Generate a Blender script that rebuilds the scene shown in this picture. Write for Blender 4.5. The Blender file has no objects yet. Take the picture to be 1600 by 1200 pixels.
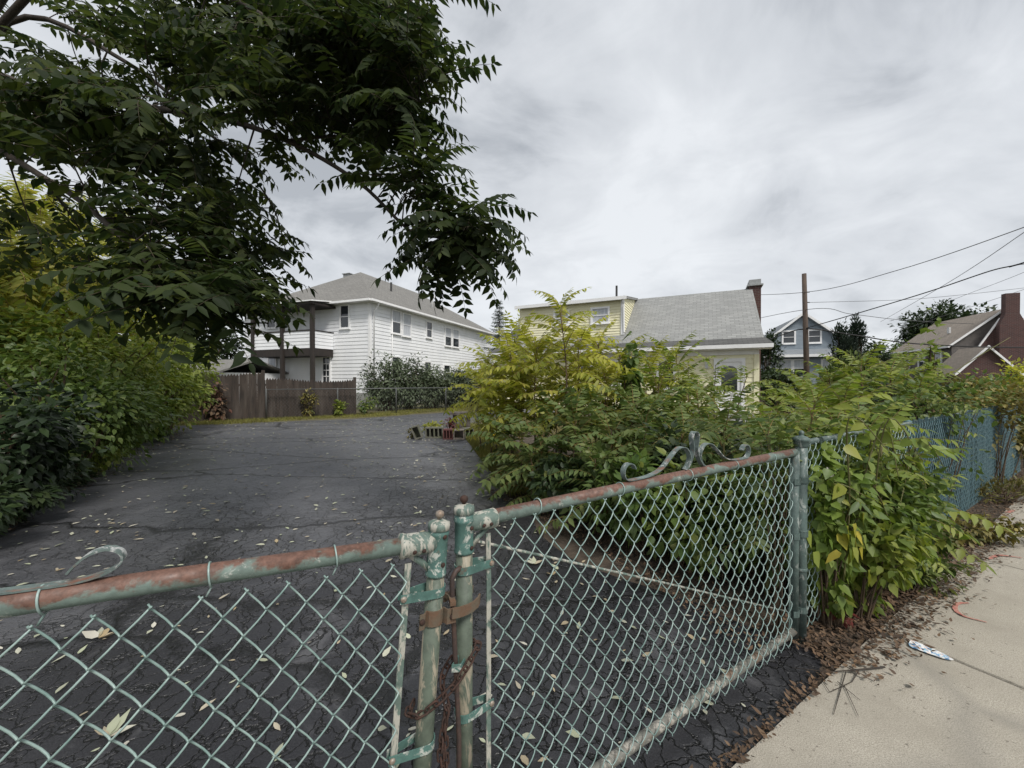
import bpy, math, random, zlib
import numpy as np
from mathutils import Vector, Matrix
random.seed(7); RS = np.random.RandomState(7)
scene = bpy.context.scene
C = scene.collection
R = math.radians

# ------------------------------------------------------------------ camera
FPX, HOR, CAMH = 600.0, 595.0, 1.5          # focal length and horizon in photo pixels, eye height
cam = bpy.data.cameras.new('camera'); co = bpy.data.objects.new('camera', cam); C.objects.link(co)
cam.sensor_width = 36.0; cam.lens = 36.0 * FPX / 1600.0
cam.clip_start = 0.02; cam.clip_end = 3000
co.location = (0, 0, CAMH)
co.rotation_euler = (R(90) - math.atan((600 - HOR) / FPX), 0, 0)
scene.camera = co

# ------------------------------------------------------------------ world / sun / exposure
SUN_EL, SUN_AZ = R(52), R(150)              # azimuth clockwise from +Y
w = bpy.data.worlds.new('World'); scene.world = w; w.use_nodes = True
nt = w.node_tree; nt.nodes.clear()
N = nt.nodes.new; Lk = nt.links.new
out = N('ShaderNodeOutputWorld'); bg = N('ShaderNodeBackground'); Lk(bg.outputs[0], out.inputs[0])
sky = N('ShaderNodeTexSky'); sky.sky_type = 'NISHITA'; sky.sun_disc = False
sky.sun_elevation = SUN_EL; sky.sun_rotation = SUN_AZ
tc = N('ShaderNodeTexCoord'); sx = N('ShaderNodeSeparateXYZ'); Lk(tc.outputs['Generated'], sx.inputs[0])
def M_(op, a, b=None, c=None):
    n = N('ShaderNodeMath'); n.operation = op
    for i, v in enumerate((a, b, c)):
        if v is None: continue
        if isinstance(v, (int, float)): n.inputs[i].default_value = v
        else: Lk(v, n.inputs[i])
    return n.outputs[0]
zz = M_('ADD', M_('ABSOLUTE', sx.outputs[2]), 0.36)
cx = N('ShaderNodeCombineXYZ'); Lk(M_('DIVIDE', sx.outputs[0], zz), cx.inputs[0]); Lk(M_('DIVIDE', sx.outputs[1], zz), cx.inputs[1])
def noise(scale, det, rough, dist=0.0, off=0.0):
    m = N('ShaderNodeMapping'); m.inputs['Location'].default_value = (off, off * .7, 0); m.inputs['Scale'].default_value = (1, 1.15, 1)
    m.inputs['Rotation'].default_value = (0, 0, .5)
    Lk(cx.outputs[0], m.inputs[0]); n = N('ShaderNodeTexNoise'); Lk(m.outputs[0], n.inputs['Vector'])
    n.inputs['Scale'].default_value = scale; n.inputs['Detail'].default_value = det
    n.inputs['Roughness'].default_value = rough; n.inputs['Distortion'].default_value = dist
    return n.outputs['Fac']
nsum = M_('ADD', M_('MULTIPLY', noise(1.15, 6, .55, .35, 3.3), .66), M_('MULTIPLY', noise(3.6, 6, .58, .6, 8.1), .34))
ramp = N('ShaderNodeValToRGB'); Lk(nsum, ramp.inputs[0])
el = ramp.color_ramp.elements
el[0].position = .37; el[0].color = (.39, .415, .45, 1)
el[1].position = .61; el[1].color = (.755, .78, .81, 1)
e = el.new(.46); e.color = (.585, .61, .645, 1)
skm = N('ShaderNodeMixRGB'); skm.blend_type = 'MULTIPLY'; skm.inputs[0].default_value = 1; Lk(sky.outputs[0], skm.inputs[1]); skm.inputs[2].default_value = (.1, .1, .1, 1)
mx = N('ShaderNodeMixRGB'); mx.inputs[0].default_value = .93; Lk(skm.outputs[0], mx.inputs[1]); Lk(ramp.outputs[0], mx.inputs[2])
hz = M_('POWER', M_('SUBTRACT', 1.0, M_('MINIMUM', M_('ABSOLUTE', sx.outputs[2]), 1.0)), 4.0)
hm = N('ShaderNodeMixRGB'); Lk(M_('MULTIPLY', hz, .45), hm.inputs[0]); Lk(mx.outputs[0], hm.inputs[1]); hm.inputs[2].default_value = (.86, .88, .905, 1)   # thinner, brighter cloud low down
Lk(hm.outputs[0], bg.inputs[0]); bg.inputs[1].default_value = 0.50
sl = bpy.data.lights.new('sun', 'SUN'); sl.energy = 1.5; sl.angle = R(16); sl.color = (1, .96, .9)
so = bpy.data.objects.new('sun', sl); C.objects.link(so)
sd = Vector((math.sin(SUN_AZ) * math.cos(SUN_EL), math.cos(SUN_AZ) * math.cos(SUN_EL), math.sin(SUN_EL)))
so.rotation_euler = (-sd).to_track_quat('-Z', 'Y').to_euler(); so.location = (0, 0, 30)
scene.view_settings.view_transform = 'Standard'; scene.view_settings.look = 'None'
scene.view_settings.exposure = 1.2; scene.view_settings.gamma = 1.0; scene.view_settings.use_curve_mapping = False
scene.render.engine = 'CYCLES'
scene.cycles.max_bounces = 6; scene.cycles.transparent_max_bounces = 6

# ------------------------------------------------------------------ pixel helpers (a pixel gives a direction; the depth is given)
def P(px, py, Y): return Vector(((px - 800) / FPX * Y, Y, CAMH + (HOR - py) / FPX * Y))
def gnd(px, py):
    Y = CAMH * FPX / (py - HOR); return Vector(((px - 800) / FPX * Y, Y, 0))
H = np.array([1.68, 2.21]); U = np.array([.8545, .5195]); U /= np.linalg.norm(U); NN = np.array([U[1], -U[0]])
def F(t, n, z=0.0):           # street frame: t along the fence, n towards the street
    p = H + U * t + NN * n; return Vector((p[0], p[1], z))

# ------------------------------------------------------------------ materials
MATS = {}
def new_mat(name):
    m = bpy.data.materials.new(name); m.use_nodes = True; MATS[name] = m
    n = m.node_tree; return m, n, n.nodes['Principled BSDF']
class NB:
    def __init__(s, n): s.n = n
    def __call__(s, t, **k):
        x = s.n.nodes.new(t)
        for a, b in k.items(): setattr(x, a, b)
        return x
    def link(s, a, b): s.n.links.new(a, b)
    def noise(s, vec, scale, det=4, rough=.55, dist=0):
        x = s('ShaderNodeTexNoise'); s.link(vec, x.inputs['Vector']); x.inputs['Scale'].default_value = scale
        x.inputs['Detail'].default_value = det; x.inputs['Roughness'].default_value = rough; x.inputs['Distortion'].default_value = dist
        return x.outputs['Fac']
    def ramp(s, fac, stops):
        x = s('ShaderNodeValToRGB'); s.link(fac, x.inputs[0]); e = x.color_ramp.elements
        while len(e) < len(stops): e.new(.5)
        for i, (p, c) in enumerate(stops):
            e[i].position = p; e[i].color = (*c, 1) if len(c) == 3 else c
        return x.outputs[0]
    def g(s, fac, a, b):
        return s.ramp(fac, [(a, (0, 0, 0)), (b, (1, 1, 1))])
    def mix(s, fac, a, b, mode='MIX'):
        x = s('ShaderNodeMixRGB', blend_type=mode)
        for i, v in enumerate((fac, a, b)):
            if isinstance(v, (int, float)): x.inputs[i].default_value = v
            elif isinstance(v, tuple): x.inputs[i].default_value = (*v, 1)
            else: s.link(v, x.inputs[i])
        return x.outputs[0]
    def math(s, op, a, b=0.0):
        x = s('ShaderNodeMath', operation=op)
        for i, v in enumerate((a, b)):
            if isinstance(v, (int, float)): x.inputs[i].default_value = v
            else: s.link(v, x.inputs[i])
        return x.outputs[0]
    def bump(s, h, bsdf, dist=.01, strength=.6):
        x = s('ShaderNodeBump'); x.inputs['Distance'].default_value = dist; x.inputs['Strength'].default_value = strength
        s.link(h, x.inputs['Height']); s.link(x.outputs[0], bsdf.inputs['Normal'])
    def obj(s): return s('ShaderNodeTexCoord').outputs['Object']
    def pos(s): return s('ShaderNodeNewGeometry').outputs['Position']
    def uv(s): return s('ShaderNodeTexCoord').outputs['UV']
    def mapping(s, v, sc, rot=(0, 0, 0)):
        x = s('ShaderNodeMapping'); s.link(v, x.inputs[0]); x.inputs['Scale'].default_value = sc; x.inputs['Rotation'].default_value = rot
        return x.outputs[0]

def pmat(name, c1, c2=None, scale=6, rough=.7, bump=0, bscale=40, metal=0, stretch=(1, 1, 1), dirt=None, spec=.4, lo=.35, hi=.65):
    m, n, b = new_mat(name); k = NB(n); c2 = c2 or tuple(x * .8 for x in c1)
    v = k.mapping(k.pos(), stretch); f = k.noise(v, scale, 6, .6)
    col = k.ramp(f, [(lo, c1), (hi, c2)])
    if dirt:
        col = k.mix(k.g(k.noise(v, scale * .31, 5, .65), .5, .7), col, dirt)
    n.links.new(col, b.inputs['Base Color']); b.inputs['Roughness'].default_value = rough; b.inputs['Metallic'].default_value = metal
    b.inputs['Specular IOR Level'].default_value = spec
    if bump: k.bump(k.noise(v, bscale, 4, .6), b, bump, .7)
    return m

def leafmat(name, cols, rough=.45, trans=.22, tcol=None, spec=.35, nscale=1.3, vlo=.72, vhi=1.22):
    m, n, b = new_mat(name); k = NB(n)
    geo = k('ShaderNodeNewGeometry'); oi = k('ShaderNodeObjectInfo')
    rnd = k.math('FRACT', k.math('ADD', k.math('MULTIPLY', geo.outputs['Random Per Island'], .6), k.math('MULTIPLY', oi.outputs['Random'], .55)))
    st = [(i / max(1, len(cols) - 1), c) for i, c in enumerate(cols)]
    col = k.ramp(rnd, st)
    nf = k.noise(geo.outputs['Position'], nscale, 3, .6)
    val = k.ramp(nf, [(.3, (vlo,) * 3), (.7, (vhi,) * 3)])
    col = k.mix(1.0, col, val, 'MULTIPLY')
    n.links.new(col, b.inputs['Base Color']); b.inputs['Roughness'].default_value = rough; b.inputs['Specular IOR Level'].default_value = spec
    tr = k('ShaderNodeBsdfTranslucent'); ms = k('ShaderNodeMixShader'); ms.inputs[0].default_value = trans
    hs = k('ShaderNodeHueSaturation'); hs.inputs['Value'].default_value = 1.5; hs.inputs['Saturation'].default_value = 1.1; k.link(col, hs.inputs['Color'])
    k.link(hs.outputs[0], tr.inputs[0]); k.link(b.outputs[0], ms.inputs[1]); k.link(tr.outputs[0], ms.inputs[2])
    k.link(ms.outputs[0], n.nodes['Material Output'].inputs[0])
    return m

# asphalt ---------------------------------------------------------
m, n, b = new_mat('asphalt'); k = NB(n); v = k.pos()
warp = k('ShaderNodeVectorMath', operation='ADD'); wn = k('ShaderNodeTexNoise'); k.link(v, wn.inputs['Vector']); wn.inputs['Scale'].default_value = 2.6; wn.inputs['Detail'].default_value = 5; wn.inputs['Roughness'].default_value = .62
ws = k('ShaderNodeVectorMath', operation='SCALE'); k.link(wn.outputs['Color'], ws.inputs[0]); ws.inputs['Scale'].default_value = .30
k.link(v, warp.inputs[0]); k.link(ws.outputs[0], warp.inputs[1]); wv = warp.outputs[0]
def vor(scale, vec=None):
    x = k('ShaderNodeTexVoronoi', feature='DISTANCE_TO_EDGE'); k.link(vec or wv, x.inputs['Vector']); x.inputs['Scale'].default_value = scale; return x.outputs['Distance']
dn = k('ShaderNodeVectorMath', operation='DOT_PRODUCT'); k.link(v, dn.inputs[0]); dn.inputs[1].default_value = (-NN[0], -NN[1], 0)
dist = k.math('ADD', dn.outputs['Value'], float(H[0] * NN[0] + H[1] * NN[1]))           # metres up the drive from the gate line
sheen_crack_raw = k.math('ADD', k.math('MULTIPLY', dist, .085), k.math('MULTIPLY', k.noise(v, .7, 5, .65), 1.1))
sheen_crack_mix = k.g(sheen_crack_raw, .70, 1.35)                                                       # up the drive: grazing sky sheen painted as paler grey, cracks fade out
fine = k.g(k.math('ADD', vor(10.0), k.math('MULTIPLY', k.noise(v, 9, 4, .7), .10)),   .056, .095)
fine = k.mix(k.math('MULTIPLY', sheen_crack_mix, .85), fine, (1.0, 1.0, 1.0))
mid = k.g(k.math('ADD', vor(3.2), k.math('MULTIPLY', k.noise(v, 5, 4, .7), .05)), .026, .044)
mid = k.mix(k.math('MULTIPLY', sheen_crack_mix, .7), mid, (1.0, 1.0, 1.0))
big = k.ramp(vor(1.0, k.mapping(wv, (.20, .62, 1), (0, 0, .12))), [(0, (0, 0, 0)), (.024, (1, 1, 1))])
crack = k.mix(1.0, k.mix(1.0, fine, mid, 'MULTIPLY'), big, 'MULTIPLY')
spk = k.noise(v, 140, 3, .75)
near_grey = k.ramp(spk, [(.35, (.011, .011, .013)), (.60, (.026, .026, .030)), (.75, (.055, .055, .06))])
sheen_grey = k.ramp(spk, [(.32, (.050, .051, .056)), (.58, (.098, .10, .109)), (.74, (.16, .16, .17))])  # far tone, lightened to carry the sky's sheen in the base colour
base = k.mix(sheen_crack_mix, near_grey, sheen_grey)
scuff = k.math('MULTIPLY', k.g(k.noise(v, 1.5, 7, .72, .6), .54, .66), .5)
base = k.mix(scuff, base, (.13, .13, .137))
base = k.mix(k.math('MULTIPLY', k.g(k.noise(v, .9, 4, .6, .3), .60, .70), .5), base, (.016, .016, .018))
base = k.mix(crack, (.003, .003, .003), base)
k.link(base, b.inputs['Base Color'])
k.link(k.ramp(k.noise(v, 1.3, 4, .6), [(.3, (.30,) * 3), (.7, (.58,) * 3)]), b.inputs['Roughness']); b.inputs['Specular IOR Level'].default_value = .6
hgt = k.math('ADD', k.math('MULTIPLY', spk, .12), k.math('ADD', crack, k.math('MULTIPLY', k.noise(v, 12, 4, .6), .55)))
k.bump(hgt, b, .016, .8)

# concrete --------------------------------------------------------
m, n, b = new_mat('concrete'); k = NB(n); v = k.pos()
s1 = k.noise(v, 220, 3, .75); s2 = k.noise(v, 3.2, 6, .65)
col = k.ramp(s1, [(.34, (.20, .182, .145)), (.50, (.36, .33, .275)), (.72, (.54, .495, .42))])
col = k.mix(k.math('MULTIPLY', k.g(s2, .40, .72), .7), col, (.27, .245, .20))
st = k('ShaderNodeTexVoronoi', feature='DISTANCE_TO_EDGE'); mp = k.mapping(k.mix(.16, v, k('ShaderNodeTexNoise').outputs['Color']), (.55, .55, .55)); k.link(mp, st.inputs['Vector']); st.inputs['Scale'].default_value = 1.0
line = k.ramp(st.outputs['Distance'], [(0, (1, 1, 1)), (.035, (0, 0, 0))])
col = k.mix(k.math('MULTIPLY', line, .4), col, (.19, .18, .16))
col = k.mix(k.g(k.noise(v, 38, 3, .6), .66, .70), col, (.15, .13, .105))
k.link(col, b.inputs['Base Color']); b.inputs['Roughness'].default_value = .85; k.bump(s1, b, .004, .8)

# gate paints -----------------------------------------------------
def paintmat(name, green, pale, rust, pale_lo, rust_lo, topbias=0, rstretch=(1, 1, 1)):
    m, n, b = new_mat(name); k = NB(n); geo = k('ShaderNodeNewGeometry'); v = geo.outputs['Position']
    sv = k.mapping(v, rstretch)
    col = k.mix(k.g(k.noise(v, 30, 5, .7), .4, .65), green, tuple(c * .68 for c in green))
    pf = k.g(k.noise(sv, 26, 6, .72, .5), pale_lo, pale_lo + .06)
    col = k.mix(pf, col, pale)
    rn = k.noise(sv, 9, 6, .68, .3)
    if topbias:
        sp = k('ShaderNodeSeparateXYZ'); k.link(geo.outputs['Normal'], sp.inputs[0])
        rn = k.math('ADD', rn, k.math('MULTIPLY', sp.outputs[2], topbias))
    rf = k.g(rn, rust_lo, rust_lo + .09)
    rc = k.ramp(k.noise(sv, 70, 4, .7), [(.3, tuple(c * .6 for c in rust)), (.5, rust), (.72, tuple(min(1, c * 1.5) for c in rust))])
    col = k.mix(rf, col, rc)
    k.link(col, b.inputs['Base Color']); k.link(k.ramp(k.noise(v, 40, 3, .6), [(.3, (.45,) * 3), (.7, (.75,) * 3)]), b.inputs['Roughness'])
    b.inputs['Specular IOR Level'].default_value = .45
    k.bump(k.mix(.5, pf, k.noise(v, 190, 3, .6)), b, .0015, .6)
    return m
GREEN = (.075, .155, .135); PALE = (.40, .43, .38); RUST = (.16, .060, .035)
paintmat('rail_paint', (.15, .20, .175), (.38, .40, .36), (.125, .066, .048), .60, .49, .17, (1, 1, 1))
paintmat('post_paint', (.10, .125, .095), (.27, .24, .18), (.15, .075, .045), .50, .60, 0, (1, 1, .25))
paintmat('fitting_paint', GREEN, (.40, .42, .38), RUST, .54, .64)
paintmat('bar_paint', (.12, .17, .145), (.38, .37, .32), (.16, .10, .07), .48, .60, 0, (1, 1, .3))
paintmat('hinge_post_paint', (.085, .125, .115), (.26, .29, .27), (.12, .08, .055), .55, .66, 0, (1, 1, .4))
paintmat('pipe_grey', (.15, .15, .13), (.32, .30, .26), (.15, .105, .075), .52, .55, 0, (1, 1, 1))
paintmat('scroll_paint', (.13, .17, .16), (.42, .43, .42), (.17, .085, .06), .56, .57, .06)
pmat('wire_coat', (.15, .235, .215), (.30, .39, .365), 18, .35, spec=.6)
pmat('wire_blue', (.05, .115, .13), (.10, .18, .20), 18, .5)
pmat('slat_blue', (.008, .032, .040), (.018, .052, .062), 9, .6, dirt=(.04, .075, .08))
pmat('rust', (.055, .026, .018), (.028, .017, .013), 60, .8, .002, 150)
pmat('rust_orange', (.125, .07, .042), (.10, .095, .07), 24, .75, .002, 120)
pmat('bolt_steel', (.35, .33, .29), (.2, .14, .1), 60, .55, metal=.4)
pmat('rod_dark', (.075, .045, .035), (.04, .03, .028), 40, .6)
pmat('galv', (.16, .165, .165), (.10, .105, .105), 20, .5, metal=.3)
# ground ----------------------------------------------------------
pmat('ground_soil', (.10, .10, .045), (.06, .055, .03), .8, .95, .03, 12, dirt=(.13, .13, .05))
pmat('soil', (.045, .035, .026), (.085, .065, .047), 8, .95, .03, 30)
pmat('lawn_soil', (.12, .11, .05), (.09, .075, .04), 2, .95, .02, 20)
pmat('road_tar', (.06, .06, .062), (.045, .045, .047), 20, .8, .01, 90)
pmat('kerb_stone', (.35, .34, .32), (.26, .26, .25), 30, .8, .01, 90)
pmat('red_paint', (.36, .12, .10), (.42, .26, .20), 90, .85, lo=.42, hi=.62)
# buildings -------------------------------------------------------
pmat('siding_white', (.80, .81, .82), (.73, .74, .76), 1.4, .55, stretch=(1, 1, .3))
pmat('trim_white', (.82, .82, .82), (.75, .75, .75), 4, .5)
pmat('siding_yellow', (.80, .765, .54), (.74, .70, .49), 1.5, .55)
pmat('siding_blue', (.25, .295, .335), (.21, .25, .29), 1.5, .6)
pmat('shingle_wall', (.16, .145, .135), (.115, .105, .10), 5, .85, .02, 30)
pmat('brown_wood', (.034, .026, .022), (.022, .018, .016), 9, .7, stretch=(1, 1, .2))
pmat('foundation', (.30, .30, .29), (.22, .22, .21), 4, .9, .01, 40)
pmat('curtain', (.55, .57, .60), (.40, .42, .46), 7, .9, stretch=(3, 3, .2))
pmat('picket_wood', (.058, .044, .036), (.026, .021, .018), 7, .85, .01, 60, stretch=(2, 2, .25), dirt=(.08, .066, .056))
pmat('pole_wood', (.10, .072, .056), (.06, .045, .036), 8, .85, .01, 40, stretch=(3, 3, .2))
pmat('wire_black', (.012, .012, .013), (.02, .02, .02), 5, .6)
pmat('cable_grey', (.06, .06, .065), (.09, .09, .09), 5, .6)
pmat('metal_vent', (.62, .62, .62), (.45, .45, .45), 10, .4)
pmat('pipe_dark', (.03, .03, .03), (.05, .05, .05), 10, .6)
pmat('flash_metal', (.33, .34, .34), (.25, .26, .26), 10, .6)
def roofmat(name, c1, c2, c3):
    m, n, b = new_mat(name); k = NB(n); v = k.uv()
    br = k('ShaderNodeTexBrick'); k.link(v, br.inputs['Vector']); br.inputs['Scale'].default_value = 1.0
    br.inputs['Brick Width'].default_value = .30; br.inputs['Row Height'].default_value = .14; br.inputs['Mortar Size'].default_value = .010; br.inputs['Mortar Smooth'].default_value = .3
    br.inputs['Color1'].default_value = (*c1, 1); br.inputs['Color2'].default_value = (*c2, 1); br.inputs['Mortar'].default_value = (*c3, 1); br.inputs['Bias'].default_value = .1
    col = k.mix(k.math('MULTIPLY', k.g(k.noise(v, 60, 3, .7), .35, .7), .4), br.outputs['Color'], c3)
    col = k.mix(k.math('MULTIPLY', k.g(k.noise(k.mapping(v, (1, .35, 1)), .8, 5, .65), .45, .75), .45), col, tuple(x * .62 for x in c1))
    k.link(col, b.inputs['Base Color']); b.inputs['Roughness'].default_value = .9; b.inputs['Specular IOR Level'].default_value = .2
    k.bump(br.outputs['Fac'], b, -.012, .6)
roofmat('roof_grey', (.245, .238, .222), (.19, .185, .175), (.12, .118, .112))
roofmat('roof_light', (.33, .335, .325), (.25, .255, .25), (.17, .17, .165))
roofmat('roof_dark', (.13, .13, .125), (.10, .10, .098), (.06, .06, .06))
roofmat('roof_tan', (.33, .285, .24), (.27, .235, .20), (.19, .165, .14))
roofmat('roof_blue', (.25, .27, .29), (.22, .24, .26), (.15, .16, .17))
m, n, b = new_mat('brick'); k = NB(n); v = k.uv(); br = k('ShaderNodeTexBrick'); k.link(v, br.inputs['Vector']); br.inputs['Scale'].default_value = 1
br.inputs['Brick Width'].default_value = .21; br.inputs['Row Height'].default_value = .075; br.inputs['Mortar Size'].default_value = .008
br.inputs['Color1'].default_value = (.085, .036, .031, 1); br.inputs['Color2'].default_value = (.055, .026, .024, 1); br.inputs['Mortar'].default_value = (.12, .10, .095, 1); br.inputs['Bias'].default_value = -.1
k.link(br.outputs['Color'], b.inputs['Base Color']); b.inputs['Roughness'].default_value = .9; k.bump(br.outputs['Fac'], b, -.01, .7)
m, n, b = new_mat('glass'); k = NB(n); b.inputs['Base Color'].default_value = (.025, .03, .035, 1); b.inputs['Roughness'].default_value = .06; b.inputs['Specular IOR Level'].default_value = .8
k.bump(k.noise(k.pos(), 1.4, 2, .5), b, .02, .25)
# plants ----------------------------------------------------------
pmat('bark', (.055, .043, .034), (.03, .025, .021), 14, .9, .01, 40, stretch=(1, 1, .4))
pmat('stem_brown', (.11, .075, .045), (.07, .05, .033), 14, .8)
pmat('stem_green', (.14, .15, .05), (.11, .09, .04), 14, .7)
pmat('rachis_dark', (.05, .04, .018), (.03, .026, .014), 9, .8)
pmat('rachis', (.22, .17, .05), (.16, .10, .04), 9, .7)
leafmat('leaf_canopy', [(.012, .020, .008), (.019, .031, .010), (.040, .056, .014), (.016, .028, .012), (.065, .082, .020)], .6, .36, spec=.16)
leafmat('leaf_yellow', [(.16, .20, .03), (.27, .29, .045), (.40, .39, .08), (.23, .26, .045), (.48, .43, .10)], .5, .48)
leafmat('leaf_lime', [(.09, .14, .026), (.145, .195, .034), (.23, .26, .055), (.12, .17, .034)], .5, .36)
leafmat('leaf_mid', [(.056, .10, .022), (.082, .13, .032), (.115, .165, .038), (.17, .195, .045)], .48, .3)
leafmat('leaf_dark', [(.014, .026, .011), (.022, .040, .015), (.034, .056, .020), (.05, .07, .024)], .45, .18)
leafmat('leaf_fern', [(.065, .105, .030), (.092, .135, .040), (.125, .165, .048), (.18, .20, .06)], .5, .32)
leafmat('leaf_vine', [(.10, .16, .03), (.14, .20, .04), (.19, .24, .05), (.30, .29, .05)], .45, .3)
leafmat('leaf_vine_yellow', [(.36, .34, .04), (.45, .38, .06), (.26, .29, .05)], .5, .3)
leafmat('leaf_conifer', [(.022, .036, .024), (.032, .05, .034), (.045, .062, .044)], .7, .08)
leafmat('leaf_arbor', [(.06, .10, .02), (.09, .13, .028), (.12, .155, .035)], .65, .12)
leafmat('leaf_olive', [(.085, .095, .03), (.12, .12, .035), (.16, .14, .04), (.22, .18, .045)], .55, .2)
leafmat('leaf_grey', [(.06, .085, .045), (.085, .11, .06), (.12, .145, .085)], .55, .18)
leafmat('leaf_fall', [(.40, .41, .28), (.46, .45, .36), (.34, .37, .25), (.50, .48, .41), (.36, .28, .16), (.42, .42, .36)], .6, .1, nscale=3)
leafmat('leaf_litter', [(.075, .048, .032), (.12, .075, .045), (.05, .036, .027), (.17, .11, .065), (.10, .04, .03)], .8, .05, nscale=4)
leafmat('leaf_red', [(.10, .022, .02), (.14, .032, .026), (.07, .024, .018)], .5, .15)
leafmat('grass', [(.13, .15, .03), (.17, .18, .04), (.21, .19, .05), (.11, .13, .028)], .6, .2, nscale=.9)
leafmat('grass_dry', [(.20, .17, .07), (.25, .21, .09), (.15, .15, .05), (.17, .15, .06)], .7, .2, nscale=.9)
pmat('flower_yellow', (.75, .55, .03), (.6, .42, .02), 30, .6)
pmat('block_grey', (.15, .145, .12), (.09, .09, .07), 12, .9, .01, 60, dirt=(.12, .13, .08))
pmat('block_red', (.13, .05, .045), (.09, .04, .038), 12, .9, .01, 60)
pmat('block_pale', (.24, .21, .18), (.15, .13, .11), 12, .9, .01, 60)
pmat('old_wood', (.085, .07, .06), (.05, .043, .04), 9, .9, .01, 50, dirt=(.16, .15, .14))
pmat('sign_green', (.10, .26, .22), (.13, .30, .25), 5, .5)
pmat('paper', (.70, .68, .62), (.6, .57, .5), 20, .8)

# ------------------------------------------------------------------ mesh helpers
WM = {}
def wmat(o): return WM.get(o.name, Matrix.Identity(4)) if o else Matrix.Identity(4)
def link(o, parent=None):
    C.objects.link(o)
    if parent is not None:
        o.parent = parent; o.matrix_parent_inverse = wmat(parent).inverted()
    return o
def tag(o, label=None, cat=None, group=None, kind=None):
    if label: o['label'] = label
    if cat: o['category'] = cat
    if group: o['group'] = group
    if kind: o['kind'] = kind
    return o
def thing(name, loc, label, cat, group=None):
    o = bpy.data.objects.new(name, None); o.empty_display_size = .1; o.location = loc; C.objects.link(o)
    WM[o.name] = Matrix.Translation(Vector(loc)); return tag(o, label, cat, group)
def unit2(a): a = np.array(a, float); return a / np.linalg.norm(a)

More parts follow.
